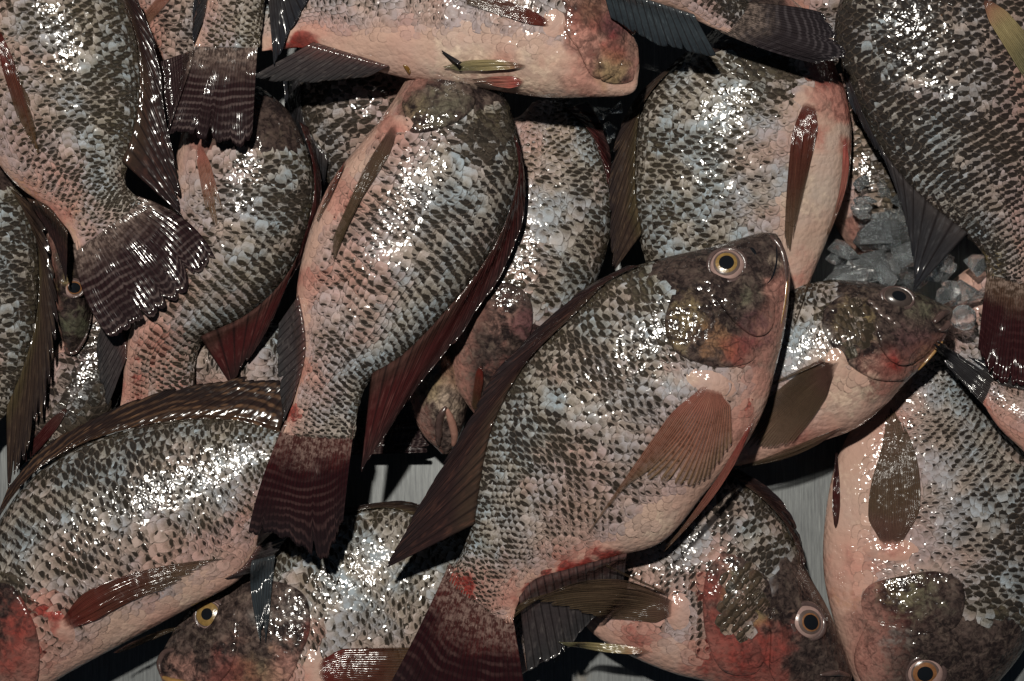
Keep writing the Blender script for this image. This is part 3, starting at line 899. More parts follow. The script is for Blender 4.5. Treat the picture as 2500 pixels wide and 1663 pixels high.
f20 = fish('grey fish cut by the left edge with its spiny back fin facing right',
    [(-130,310,-170,330),(5,385,-250,420),(62,470,-280,520),(88,590,-290,640),(92,710,-260,760),(76,850,-220,870),(30,985,-170,970),(-40,1070,-150,1050),(-80,1130,-140,1115)],
    .044, .036, .020, dark=.04, warm=.5)
f20.fin('pelvic_fin', [(150,990),(170,1010)], [(30,1135),(52,1150)], 'dorsal_red', rays=7, lift=-.01)
f20.fin('dorsal_fin', [(20,455),(84,560),(96,680),(86,800),(55,910),(15,1010)], [(105,520),(128,640),(140,780),(126,900),(96,1020),(18,1200)], 'dorsal_brown', rays=17, rag=.16, spiky=.16, drop=-.004)
f19 = fish('shadowed fish with a grey back fin under the pale fish at top',
    [(840,-40,880,-40),(755,60,990,60),(722,180,1030,190),(735,300,1030,320),(790,420,1000,440),(850,540,960,540)], .038, .036, .020, dark=.15, red=.15)
f19.fin('dorsal_fin', [(730,170),(742,300),(800,400)], [(690,190),(708,320),(790,466)], 'black', rays=11)
f15 = fish('pale fish head pointing down with open lips beside the red-streaked back fin',
    [(1098,1108,1078,1108),(1136,1030,1022,1045),(1143,930,990,930),(1128,820,960,820),(1110,700,930,700),(1090,580,930,580),(1060,450,950,450)], .034, .036, .022,
    hl=.8, head=.55, scales=False, blobs=[(1120,900,90,'orange',.45),(1090,980,60,'cream',.6),(1075,870,60,'dark',.5),(1050,950,45,'gold',.55),(1060,1090,40,'dark',.7)])
f15.ridge('lip', [(1072,1090),(1070,1050),(1078,1010),(1090,990)], 9, 'lip')
f15.ridge('lip', [(1105,1090),(1108,1060),(1098,1020),(1088,995)], 10, 'lip_pink')
f14 = fish('upright olive fish between the middle fish and the upper right fish, head down',
    [(1175,1020,1160,1015),(1252,965,1108,935),(1332,885,1088,835),(1402,785,1090,740),(1452,690,1110,640),(1486,580,1140,530),(1490,460,1170,430),(1466,380,1200,350),(1436,322,1230,300),(1400,277,1270,282),(1385,245,1300,250)],
    .046, .042, .022, dark=-.06, hl=.35, warm=.65, head=.37, pitch=34,
    blobs=[(1245,715,42,'dark',1.2),(1220,780,80,'pink',.35),(1285,790,60,'purple',.7),(1240,900,80,'red',.35),(1340,330,110,'gold',.5),(1300,500,90,'pale',.4)])
f14.plate('gill_cover', [(1175,705,1),(1240,690,1),(1292,725,1),(1300,790,1),(1270,860,.6),(1190,880,.1),(1130,830,.1),(1130,750,.5)], lift=.0018)
f14.fin('dorsal_fin', [(1385,262),(1440,322),(1470,390),(1488,455)], [(1440,246),(1474,320),(1492,380),(1498,470)], 'dorsal_red', rays=11)
f14.fin('pectoral_fin', [(1165,885),(1185,905)], [(1150,990),(1165,1010)], 'pect_red', rays=6)

f17 = fish('fish at the bottom middle with a yellow-rimmed eye, facing left',
    [(383,1618,392,1650),(425,1538,420,1720),(470,1482,490,1790),(560,1425,620,1850),(680,1325,760,1870),(830,1250,900,1860),(980,1240,1040,1820),(1110,1300,1150,1750),(1210,1390,1230,1680),(1290,1460,1300,1630),(1350,1490,1360,1600)],
    .030, .028, .022, pale=.10, hl=.55, warm=.75, head=.345, pitch=34,
    blobs=[(720,1480,70,'pale',.6),(770,1545,50,'red',.5),(700,1640,80,'pink',.8),(620,1640,80,'gold',.4),(560,1640,90,'red',.5),(450,1640,70,'pink',.6),(440,1560,60,'dark',.8),(640,1500,45,'grey',.9),(715,1470,35,'dark',.8),(900,1360,140,'pale',.35),(740,1360,60,'gold',.5)])
f17.plate('gill_cover', [(590,1425,.3),(680,1420,1),(745,1455,1),(758,1530,1),(735,1600,1),(690,1680,.8),(600,1700,.2),(560,1600,.1),(560,1490,.1)], lift=.0018)
f17.plate('cheek', [(540,1440,.1),(575,1470,.8),(580,1560,1),(560,1640,1),(500,1680,.4),(470,1600,.1),(500,1540,.1)], lift=.0014)
f17.eye(512, 1503, 36, 'iris_gold', ir=.80, pr=.40, squash=1.0, ang=.4, off=(-.05,.1), label='eye with a yellow-topped iris')
f17.ridge('lip', [(392,1645),(388,1618),(402,1592),(428,1585)], 8, 'lip', sink=.6)
f17.ridge('lip', [(396,1652),(420,1662),(460,1668)], 8, 'lip_yellow')
f17.fin('dorsal_fin', [(780,1272),(860,1250),(950,1240),(1040,1262)], [(845,1240),(930,1226),(1000,1224),(1075,1252)], 'dorsal_brown', rays=12)
f17.fin('pectoral_fin', [(770,1585),(765,1640),(780,1690)], [(1020,1580),(1040,1640),(1000,1710)], 'pect_red', rays=14, label='deep red pectoral fin')

f12 = fish('large fish at the lower right lying head down with its brown side fin spread',
    [(2150,1810,2130,1800),(2295,1780,2098,1695),(2405,1695,2062,1595),(2495,1590,2026,1480),(2562,1450,2010,1380),(2582,1300,2014,1270),(2542,1160,2035,1150),(2455,1060,2075,1055),(2375,980,2140,990),(2325,900,2190,930),(2295,840,2230,860)],
    .030, .026, .023, pale=.07, hl=.30, warm=.25, head=.40, pitch=33, belly=-.32,
    blobs=[(2090,1200,110,'cream',.35),(2080,1400,90,'pink',.6),(2060,1460,50,'orange',.5),(2200,1450,80,'gold',.35),(2320,1480,60,'dark',.8),(2250,1460,90,'green',.6),(2180,1560,60,'grey',.5),(2440,1560,170,'dark',.6),(2470,1300,120,'dark',.4),(2100,1600,70,'pink',.5),(2180,1330,40,'pink',.5),(2130,1350,50,'grey',.4)])
f12.fin('pelvic_fin', [(2052,1280),(2030,1285)], [(2048,1098),(2036,1110)], 'dorsal_red', rays=6, lift=.008)
f12.plate('gill_cover', [(2225,1400,1),(2290,1395,1),(2345,1420,1),(2355,1480,1),(2320,1540,.6),(2200,1560,.1),(2110,1500,.1),(2120,1430,.4)], lift=.0018)
f12.plate('cheek', [(2120,1510,1),(2230,1535,1),(2330,1560,1),(2345,1610,.4),(2240,1680,.1),(2130,1690,.1),(2085,1610,.4)], lift=.0016)
f12.eye(2260, 1645, 44, 'iris_orange', ir=.66, pr=.44, squash=.95, off=(-.1,.1))
f12.fin('pectoral_fin', [(2127,1338),(2175,1350),(2224,1340)], [(2150,1110),(2172,998),(2208,1040)], 'pect_brown', mid=[(2122,1215),(2175,1180),(2247,1180)], rays=20, rag=.05)

f7 = fish('bruised fish below the big central fish, reddened head pointing lower right',
    [(2080,1650,2072,1668),(2064,1592,1960,1702),(2021,1486,1840,1704),(1975,1402,1740,1668),(1920,1287,1638,1642),(1850,1210,1531,1597),(1760,1150,1440,1540),(1620,1130,1390,1450),(1500,1150,1350,1380),(1400,1180,1320,1320)],
    .036, .040, .022, dark=.05, hl=.25, red=.12, head=.43, pitch=31,
    blobs=[(1790,1430,50,'green',.9),(1820,1480,80,'gold',.9),(1790,1490,55,'orange',.5),(1735,1440,60,'red',.55),(1770,1520,60,'red',.7),(1760,1600,120,'red',.55),(1860,1620,110,'red',.6),(1760,1330,70,'pink',.6),(1900,1560,80,'red',.35),(1640,1560,90,'pale',.5),(1640,1360,90,'pale',.3),(2000,1600,80,'dark',.6),(1940,1420,60,'dark',.6),(1820,1300,60,'pale',.4),(1560,1560,70,'pink',.6)])
f7.plate('gill_cover', [(1760,1345,.5),(1830,1370,.2),(1880,1430,.1),(1880,1540,.1),(1850,1640,.2),(1770,1640,.8),(1728,1570,1),(1715,1480,1),(1725,1400,1)], lift=.0018)
f7.plate('cheek', [(1900,1470,.8),(1930,1560,.1),(1960,1640,.1),(1920,1680,.5),(1880,1640,1),(1880,1560,1),(1878,1490,1)], lift=.0020)
f7.eye(1972, 1518, 44, 'iris_orange', ir=.54, pr=.45, squash=.92, ang=-.6, off=(.05,.0))
f7.ridge('lip', [(2074,1650),(2040,1642),(2000,1648)], 7, 'lip')
f7.fin('dorsal_fin', [(1770,1150),(1852,1208),(1922,1285),(1965,1380)], [(1800,1142),(1882,1196),(1940,1270),(1968,1372)], 'dorsal', rays=12)

f8 = fish('fish facing right with its head over the tray, behind the big central fish',
    [(2323,752,2322,778),(2300,742,2302,832),(2234,712,2256,890),(2160,695,2209,935),(2068,684,2160,990),(1990,690,2090,1045),(1900,720,2000,1080),(1800,790,1880,1120),(1700,880,1770,1140),(1600,960,1650,1130)],
    .060, .046, .021, pale=.12, dark=0, red=.1, hl=.30, warm=.7, head=.40, pitch=27, belly=-.1,
    blobs=[(2080,790,70,'gold',.9),(2010,760,35,'dark',1.0),(2150,780,60,'dark',.5),(2180,890,32,'red',1.0),(2120,890,60,'pink',.6),(2010,820,40,'grey',.9),(1940,850,90,'pale',.5),(2060,960,110,'cream',.6),(2000,1060,90,'pink',.6),(2230,830,70,'purple',.5),(2270,880,50,'orange',.5),(1990,1010,70,'pale',.5),(2250,750,60,'green',.6)])
f8.plate('gill_cover', [(2010,755,1),(2050,725,.6),(2110,720,.1),(2170,800,.1),(2230,880,.2),(2210,925,.7),(2130,925,1),(2060,880,1),(2010,810,1)], lift=.0018)
f8.plate('cheek', [(2120,745,.8),(2160,780,.2),(2230,815,.1),(2290,830,.1),(2240,880,.6),(2190,890,1),(2150,850,1)], lift=.0016)
f8.eye(2192, 727, 38, 'iris_dark', ir=.90, pr=.46, squash=.72, ang=-.25, label='sunken dark eye with a thin orange ring')
for k, (x, y) in enumerate([(2141,752),(2152,768),(2170,775),(2190,792),(2128,738)]):
    f8.ridge('cheek_scale', [(x-9, y-6), (x, y), (x+9, y+7)], 8, 'ring', sink=.8)
f8.ridge('lip', [(2318,760),(2296,770),(2278,790)], 9, 'lip')
f8.ridge('lip', [(2319,782),(2305,800),(2290,806)], 8, 'lip')
f8.ridge('jaw_edge', [(2308,825),(2270,870),(2240,905)], 4, 'lip_yellow')

f13 = fish('pinkish tail end of a fish at the right edge with a dark folded tail fin',
    [(2900,1330,2890,1345),(2850,1150,2760,1380),(2700,1020,2620,1260),(2560,958,2520,1125),(2470,945,2440,1045),(2425,930,2400,985)], .045, .050, .020, pale=.15, red=.35)
f13.fin('dorsal_fin', [(2600,985),(2520,955),(2440,935)], [(2560,930),(2470,905),(2360,868)], 'black', rays=9)
f13.fin('tail_fin', [(2430,925),(2412,955),(2402,990)], [(2292,832),(2283,850),(2296,876)], 'black', rays=12, rag=.1)
f8.fin('pelvic_fin', [(2075,1030),(2055,1050)], [(1812,1132),(1806,1148)], 'pect_brown', rays=8, mid=[(1950,1085),(1940,1112)])
f8.fin('pectoral_fin', [(2030,868),(2048,885),(2045,920)], [(1862,985),(1825,1090),(1935,1080)], 'pect_brown', rays=18, mid=[(1960,905),(1940,985),(1995,1005)])
f8.fin('pectoral_ray', [(2016,872),(2020,880)], [(1885,934),(1886,940)], 'pect_brown', rays=3)

f2 = fish('fish at left centre lying tail down under the hanging striped tail',
    [(585,190,560,195),(650,222,500,240),(716,290,450,310),(763,420,425,420),(756,550,405,560),(696,680,360,690),(600,775,320,800),(494,835,305,880),(472,930,298,960),(466,1010,290,1010)],
    .056, .036, .021, dark=.02, warm=.6, pitch=31, belly=-.5,
    blobs=[(420,900,110,'pink',.8),(380,830,80,'pink',.8),(330,960,80,'red',.35),(500,400,80,'pink',.3),(470,460,70,'pale',.35),(570,650,90,'gold',.4)])
f2.fin('anal_fin', [(262,760),(300,830),(306,880)], [(236,830),(240,910),(264,992)], 'grey', rays=10, lift=.006)
f2.fin('dorsal_fin', [(735,300),(768,430),(752,560),(690,690),(600,780),(494,832)], [(752,310),(786,450),(768,570),(705,690),(650,810),(562,938)], 'dorsal_red', rays=20, rag=.10)
f2.fin('pectoral_fin', [(472,352),(500,352)], [(505,535),(545,515)], 'pect', rays=7, rag=.35)

f4 = fish('large fish at the lower left with a barred dark back fin, facing left',
    [(-190,1640,-180,1668),(-110,1480,-90,1725),(-30,1330,40,1720),(60,1190,170,1642),(182,1100,330,1556),(332,1045,470,1480),(470,1022,588,1412),(590,1022,640,1325),(682,1045,712,1268),(762,1090,772,1240),(812,1120,818,1240)],
    .052, .046, .023, dark=-.02, hl=.35, hlc=(.24,.10,.08), warm=.45, head=.265, pitch=34, belly=-.48,
    blobs=[(60,1500,90,'red',.6),(30,1600,90,'red',.5),(150,1490,60,'red',.4),(590,1120,140,'green',.4),(500,1240,120,'pale',.3),(450,1440,90,'cream',.5),(300,1540,90,'cream',.4),(20,1430,60,'dark',.6),(120,1600,80,'pink',.5),(420,1440,36,'dark',.5),(620,1230,80,'pink',.4)])
f4.plate('gill_cover', [(-60,1420,.3),(20,1425,1),(60,1470,1),(90,1540,1),(98,1610,1),(80,1680,1),(0,1720,.4),(-70,1650,.1),(-90,1520,.1)], lift=.0018)
f4.fin('anal_fin', [(560,1410),(600,1385),(640,1330)], [(612,1400),(655,1372),(706,1308)], 'grey', rays=10)
f4.fin('ventral_tip_fin', [(615,1368),(672,1355)], [(632,1555),(652,1562)], 'blue', rays=8, mid=[(612,1440),(664,1430)], rag=.2, lift=-.004, drop=-.012)
f4.fin('dorsal_fin', [(-20,1290),(60,1175),(180,1092),(330,1040),(470,1018),(590,1020),(685,1045)], [(20,1190),(105,1092),(240,1015),(360,968),(480,938),(600,922),(720,935)], 'dorsal_bar', rays=26, rag=.08, drop=-.001)
f4.fin('pelvic_fin', [(330,1560),(250,1610)], [(455,1520),(420,1545)], 'pect_brown', rays=7, lift=-.004)
f4.fin('pectoral_fin', [(131,1507),(150,1530),(172,1560)], [(556,1362),(505,1375),(400,1440)], 'pect_red', mid=[(290,1410),(310,1425),(300,1478)], rays=15, rag=.05)

f9 = fish('broad fish at upper right centre with cream belly and red side fin',
    [(1880,-30,1900,-30),(1790,20,2000,60),(1725,85,2030,140),(1625,175,2065,230),(1565,260,2078,320),(1550,360,2072,430),(1548,470,2045,520),(1560,570,2012,605),(1600,680,1980,684),(1680,790,1950,790),(1730,870,1900,880)],
    .058, .048, .023, roll=.22, red=-.32, dark=.0, warm=.7, head=.245, pitch=32, belly=-.30,
    blobs=[(2062,262,46,'red',.7),(2045,205,50,'red',.8),(2064,350,34,'red',.6),(1962,690,40,'red',.4),(2010,160,60,'red',.8),(2040,250,90,'pink',.9),(1990,330,50,'red',.6),(1970,480,100,'cream',.5),(1960,640,60,'pink',.5),(1880,160,130,'dark',1.0),(1780,280,90,'gold',.6),(1690,200,90,'pale',.35),(1690,370,50,'pale',.5),(1640,500,80,'green',.5)])
f9.fin('dorsal_fin', [(1660,150),(1600,210),(1563,270),(1550,360),(1548,470),(1560,580)], [(1610,180),(1545,245),(1508,330),(1488,425),(1490,530),(1497,665)], 'dorsal_brown', rays=17, rag=.10)
f9.fin('anal_fin', [(1990,660),(1975,690),(1965,720)], [(1968,700),(1950,770),(1932,812)], 'pect_brown', rays=7, lift=.004)
f9.fin('pelvic_fin', [(2052,330),(2072,350)], [(2015,560),(2026,575)], 'pelvic', mid=[(2052,450),(2066,455)], rays=6, lift=.01, label='slender pinkish pelvic fin')
f9.fin('pectoral_fin', [(1945,235),(1975,238),(2010,262)], [(1915,585),(1930,600),(1955,500)], 'pect_red', mid=[(1925,410),(1950,420),(1985,370)], rays=16, rag=.06, label='blood-red pectoral fin')

f11 = fish('very dark blotchy fish filling the upper right corner, tail down',
    [(2330,-330,2350,-330),(2200,-230,2480,-240),(2090,-80,2600,-80),(2040,60,2640,120),(2062,180,2640,280),(2110,290,2620,400),(2180,410,2590,490),(2260,500,2560,560),(2352,572,2540,620),(2402,620,2525,660),(2414,672,2518,692)],
    .064, .056, .023, dark=.20, warm=.0, head=.26, pitch=30, belly=-.5,
    blobs=[(2290,340,70,'pale',.7),(2190,260,60,'pale',.5),(2130,40,60,'pale',.6),(2420,650,60,'gold',.6),(2240,20,60,'dark',.6),(2300,20,50,'orange',.3),(2250,450,60,'pale',.4)])
f11.fin('dorsal_fin', [(2058,150),(2112,290),(2182,410),(2262,502),(2355,578)], [(2072,250),(2130,350),(2180,430),(2218,540),(2232,710)], 'black', rays=16, rag=.08)
f11.fin('tail_fin', [(2410,668),(2460,690),(2520,695)], [(2388,850),(2430,925),(2530,938)], 'caudal_wine', mid=[(2398,760),(2450,800),(2525,810)], rays=16, rag=.05)
f11.fin('pectoral_fin', [(2385,5),(2430,-5)], [(2500,190),(2540,120)], 'olive', rays=10)

f1 = fish('large fish at upper left lying head up with its striped tail spread over its neighbour',
    [(60,-360,40,-350),(170,-260,-30,-250),(270,-80,-90,-90),(336,120,-95,130),(343,260,-60,300),(319,370,20,430),(303,440,110,505),(321,475,165,560),(346,496,188,612)],
    .074, .066, .022, dark=.02, warm=.75, head=.30, pitch=30, belly=-.55,
    blobs=[(150,480,100,'pink',.5),(60,470,60,'orange',.6),(140,530,50,'pink',.6),(230,120,90,'pale',.25),(20,50,40,'grey',.6),(50,60,50,'pale',.6),(200,560,60,'gold',.4)])
f1.fin('anal_fin', [(70,492),(120,515),(165,575)], [(130,585),(150,650),(162,695)], 'dorsal', rays=10, lift=-.003)
f1.fin('dorsal_fin', [(278,-70),(338,110),(344,250),(326,350),(306,402)], [(330,-20),(385,130),(402,270),(432,420),(444,528)], 'dorsal', rays=17, rag=.08, drop=-.004)
f1.fin('tail_fin', [(346,490),(270,545),(186,618)], [(525,628),(410,742),(268,826)], 'caudal', mid=[(450,535),(330,640),(206,722)], rays=20, rag=.06, lift=.003)
f1.fin('pectoral_fin', [(-25,75),(8,70),(-10,120)], [(70,235),(92,368),(40,280)], 'pect_red', rays=10, rag=.05)

f5 = fish('fish in the middle lying tail down with a red-streaked back fin on its right',
    [(1110,70,1080,75),(1192,140,1008,170),(1242,260,930,290),(1268,390,824,420),(1248,500,772,520),(1202,610,738,630),(1128,720,724,720),(1042,815,730,800),(957,895,738,868),(897,935,722,950),(871,1000,705,1010),(860,1068,690,1058)],
    .076, .082, .0225, dark=.0, hl=.4, warm=.4, head=.245, pitch=31, belly=-.50,
    blobs=[(830,480,90,'pink',.8),(900,700,100,'pink',.6),(760,700,70,'pink',.5),(735,900,50,'red',.4),(710,1010,30,'red',.9),(960,320,70,'pink',.6),(880,400,70,'cream',.4),(1080,270,90,'green',.6),(1180,330,120,'dark',.6),(1010,265,60,'gold',.3),(1070,440,120,'pale',.3),(780,980,60,'gold',.3)])
f5.plate('gill_cover', [(990,290,1),(1005,325,1),(1060,320,1),(1130,290,1),(1160,240,.8),(1120,170,.1),(1040,170,.1),(985,240,.4)], lift=.0020)
f5.fin('anal_fin', [(722,730),(735,800),(736,880),(712,985)], [(680,790),(676,850),(682,930),(690,1035)], 'grey', rays=12)
f5.fin('pelvic_fin', [(850,385),(835,400)], [(778,545),(768,535)], 'pect_red', rays=5, lift=.004)
f5.fin('dorsal_fin', [(1255,330),(1266,420),(1235,540),(1170,660),(1078,775),(985,872),(905,925)], [(1275,370),(1284,470),(1268,570),(1222,680),(1120,825),(1010,960),(880,1155)], 'dorsal_red', rays=22, rag=.07)
f5.fin('tail_fin', [(688,1052),(770,1080),(862,1062)], [(606,1300),(700,1318),(790,1360),(838,1270)], 'caudal_red', mid=[(640,1170),(752,1200),(850,1160)], rays=20, rag=.05)
f5.fin('pectoral_fin', [(935,318),(962,300),(988,318)], [(808,590),(814,640),(830,570)], 'pect_brown', mid=[(862,470),(890,460),(912,440)], rays=12, rag=.04)

f6 = fish('big central fish with golden eye, head to the upper right, on top of the pile',
    [(1893,570,1912,600),(1850,570,1929,670),(1736,603,1916,800),(1621,630,1893,900),(1500,676,1865,1000),(1400,766,1812,1097),(1310,850,1720,1205),(1238,955,1620,1320),(1190,1060,1500,1360),(1166,1170,1390,1400),(1150,1290,1310,1425),(1120,1370,1268,1468),(1085,1415,1250,1526)],
    .094, .074, .0235, dark=.0, hl=.22, warm=.5, head=.285, pitch=31, belly=-.40,
    blobs=[(1440,1380,34,'red',.8),(1385,1400,32,'red',.9),(1335,1416,30,'red',.8),(1490,1366,34,'red',.7),(1290,1440,26,'red',.7),(1180,1440,130,'red',.35),(1115,1440,70,'red',.9),(1400,1385,70,'red',.55),(1310,1440,60,'pink',.8),(1480,1365,50,'red',.5),(1400,1150,140,'pink',.45),(1800,1050,90,'pink',.8),(1850,940,60,'pink',.7),(1600,1290,100,'cream',.6),(1680,760,70,'gold',.55),(1640,830,60,'gold',.4),(1750,830,70,'orange',.5),(1800,850,60,'red',.5),(1890,700,40,'pink',.9),(1850,800,80,'purple',.6),(1640,800,45,'dark',.5),(1800,610,80,'dark',1.0),(1870,610,60,'dark',1.2),(1700,650,90,'dark',.6),(1560,690,70,'dark',.5),(1180,1330,60,'green',.5),(1660,930,60,'cream',.4),(1890,640,30,'cream',.6),(1820,720,50,'green',.6)])
f6.plate('gill_cover', [(1640,720,.6),(1700,715,.2),(1760,760,.1),(1840,850,.1),(1830,885,.6),(1760,898,1),(1700,885,1),(1645,855,1),(1622,790,1)], lift=.0018)
f6.plate('cheek', [(1740,722,.9),(1790,745,.3),(1850,720,.1),(1890,740,.1),(1885,800,.3),(1845,822,.9),(1795,790,1)], lift=.0020)
f6.eye(1775, 647, 43, 'iris_gold', ir=.62, pr=.43, squash=.95, ang=.3, off=(-.04,.06), label='golden eye with a pale pinkish rim')
f6.ridge('lip', [(1878,574),(1904,600),(1917,640),(1920,690)], 8, 'lip', sink=.62)
f6.ridge('jaw_edge', [(1908,606),(1922,662),(1918,730),(1906,795)], 4, 'lip_yellow', sink=.75)
f6.ridge('nostril', [(1832,604),(1840,612),(1846,622)], 5, 'pupil', sink=.8)
f6.ridge('mouth_line', [(1896,600),(1896,640),(1886,676),(1872,694)], 3, 'pupil', sink=.8)
f6.fin('anal_fin', [(1530,1362),(1400,1398),(1310,1425),(1268,1470)], [(1520,1440),(1450,1510),(1380,1585),(1287,1642)], 'grey', rays=14, lift=-.002, drop=-.014)
f6.fin('pelvic_fin', [(1850,1010),(1822,1040)], [(1640,1336),(1630,1322)], 'pelvic', mid=[(1768,1175),(1742,1180)], rays=8, rag=.2, lift=.006)
f6.fin('dorsal_fin', [(1560,648),(1480,690),(1400,770),(1312,852),(1240,955),(1192,1060),(1166,1170),(1148,1285)], [(1530,648),(1414,712),(1320,795),(1222,895),(1160,990),(1100,1100),(1040,1200),(938,1390)], 'dorsal', rays=24, rag=.07)
f6.fin('tail_fin', [(1082,1405),(1160,1480),(1256,1530)], [(935,1700),(1080,1790),(1300,1790)], 'caudal_red', mid=[(1015,1550),(1120,1640),(1276,1650)], rays=20, rag=.05)
f6.fin('pectoral_fin', [(1694,930),(1735,930),(1785,955)], [(1436,1298),(1560,1165),(1660,1195),(1722,1165),(1790,1080)], 'pect', rays=18, rag=.10, mid=[(1580,1090),(1650,1060),(1720,1070),(1750,1050),(1785,1020)])
f7.fin('pelvic_fin', [(1585,1580),(1580,1602)], [(1342,1560),(1400,1585)], 'olive', rays=6, lift=.012)
f7.fin('pectoral_fin', [(1650,1450),(1660,1490),(1650,1528)], [(1243,1520),(1290,1465),(1475,1510)], 'pect_brown', mid=[(1430,1418),(1480,1445),(1560,1516)], rays=14, rag=.06, lift=.010, label='long brown pectoral fin with wine-red root')
f7.fin('pectoral_ray', [(1640,1452),(1640,1458)], [(1480,1378),(1478,1384)], 'pect_brown', rays=3, lift=.012)

f18 = fish('pale pink-bellied fish lying across the top, head to the right',
    [(1556,108,1561,168),(1520,40,1542,228),(1440,-60,1432,238),(1320,-150,1320,237),(1180,-190,1190,218),(1050,-190,1050,202),(930,-150,935,178),(830,-90,850,155),(750,-40,750,120),(690,0,690,120),(640,20,640,125)],
    .094, .080, .0225, roll=.42, pale=.02, red=-.08, hl=1.0, hlc=(.34,.19,.15), warm=.3, head=.25, pitch=28, belly=-.42,
    blobs=[(740,115,55,'red',1.0),(690,130,50,'red',.6),(1130,150,130,'cream',.7),(1300,180,120,'cream',.6),(1420,190,80,'pink',.8),(1440,50,70,'red',.7),(1420,100,60,'pink',.9),(1500,60,60,'purple',.9),(1440,30,50,'green',.5),(1490,170,60,'gold',.7),(1530,130,40,'dark',.5),(1230,150,50,'red',.4),(1500,120,50,'red',.5),(800,60,90,'pink',.4)])
f18.plate('gill_cover', [(1400,-20,.6),(1470,-10,.1),(1520,60,.1),(1520,140,.1),(1480,190,.5),(1440,180,1),(1410,120,1),(1375,60,1)], lift=.0018)
f18.plate('chin', [(1460,150,.6),(1500,140,.6),(1540,150,.5),(1545,195,.4),(1500,205,.6),(1465,190,.8)], lift=.0014)
f18.ridge('gill_flap', [(1498,38),(1530,62),(1545,85)], 12, 'tongue')
f18.ridge('vent', [(985,158),(994,168),(1000,182)], 7, 'vent', sink=.7)
f18.fin('anal_fin', [(755,108),(850,138),(940,166)], [(602,193),(740,202),(895,190)], 'grey', rays=14, rag=.08, lift=.010)
f18.fin('pelvic_fin', [(1272,150),(1290,170)], [(1050,156),(1140,182)], 'olive', rays=9, mid=[(1170,146),(1200,172)], lift=.016)
f18.fin('pelvic_fin', [(1285,185),(1268,220)], [(1145,188),(1170,205)], 'pelvic', rays=7, lift=.010)
f18.fin('pelvic_spine', [(1128,152),(1120,160)], [(1076,121),(1078,126)], 'black', rays=3, lift=.022)
f18.fin('pectoral_fin', [(1345,40),(1350,78)], [(1120,-40),(1140,10)], 'pect_red', rays=10, lift=.016)

f3 = fish('fish hanging in from the top edge with a dark evenly striped tail',
    [(600,-620,580,-620),(720,-480,480,-480),(765,-300,430,-300),(705,-130,470,-120),(652,-20,500,-20),(638,60,486,60),(628,118,474,114)],
    .090, .086, .021, dark=.02, warm=.8, blobs=[(560,60,70,'gold',.5),(540,90,60,'dark',.4)])
f3.fin('anal_fin', [(505,-60),(500,10),(492,60)], [(475,-20),(470,50),(472,112)], 'black', rays=7)
f3.fin('tail_fin', [(472,112),(550,122),(628,116)], [(408,328),(480,335),(585,354),(616,325)], 'caudal', rays=18, rag=.06, mid=[(445,215),(530,228),(622,220)])
f3.fin('tail_lobe_fin', [(478,120),(470,150)], [(392,150),(412,318)], 'caudal', rays=9, lift=-.012)
f3.fin('dorsal_fin', [(690,-90),(672,-40),(655,0)], [(770,-30),(715,70),(668,158)], 'black', rays=9)

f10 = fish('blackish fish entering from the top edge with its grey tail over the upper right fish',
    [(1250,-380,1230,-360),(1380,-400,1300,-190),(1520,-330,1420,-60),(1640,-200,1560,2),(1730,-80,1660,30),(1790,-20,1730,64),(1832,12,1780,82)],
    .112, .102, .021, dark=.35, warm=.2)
f10.fin('anal_fin', [(1470,-30),(1570,5),(1700,45)], [(1490,42),(1600,105),(1752,140)], 'blue', rays=14, lift=.004)
f10.fin('tail_fin', [(1835,8),(1808,46),(1778,84)], [(2005,30),(2066,136),(1990,155)], 'caudal_dark', rays=18, mid=[(1930,15),(1935,90),(1870,122)], lift=.003, drop=-.004)

def fin_root(F, x, y, rx, ry, ang):
    """the fleshy swelling a pectoral fin grows from"""
    pts = []
    for k in range(8):
        a = k * math.pi / 4
        ca, sa = math.cos(ang), math.sin(ang)
        ux, uy = rx * 1.35 * math.cos(a), ry * 1.25 * math.sin(a)
        pts.append((x + ux * ca - uy * sa, y + ux * sa + uy * ca, 0.0))
    F.plate('fin_root', pts, lift=0.0, bulge=.0013, head=0.0, n=40, rings=11)
fin_root(f6, 1738, 936, 52, 26, .30)
fin_root(f12, 2175, 1342, 56, 24, .0)
fin_root(f7, 1656, 1490, 26, 42, .0)
fin_root(f8, 2042, 893, 22, 36, -.2)
fin_root(f5, 964, 306, 34, 20, -.1)
fin_root(f9, 1978, 240, 38, 24, .4)
fin_root(f18, 1352, 58, 22, 30, .1)
fin_root(f4, 150, 1532, 22, 40, -.6)
fin_root(f17, 770, 1635, 24, 46, .0)

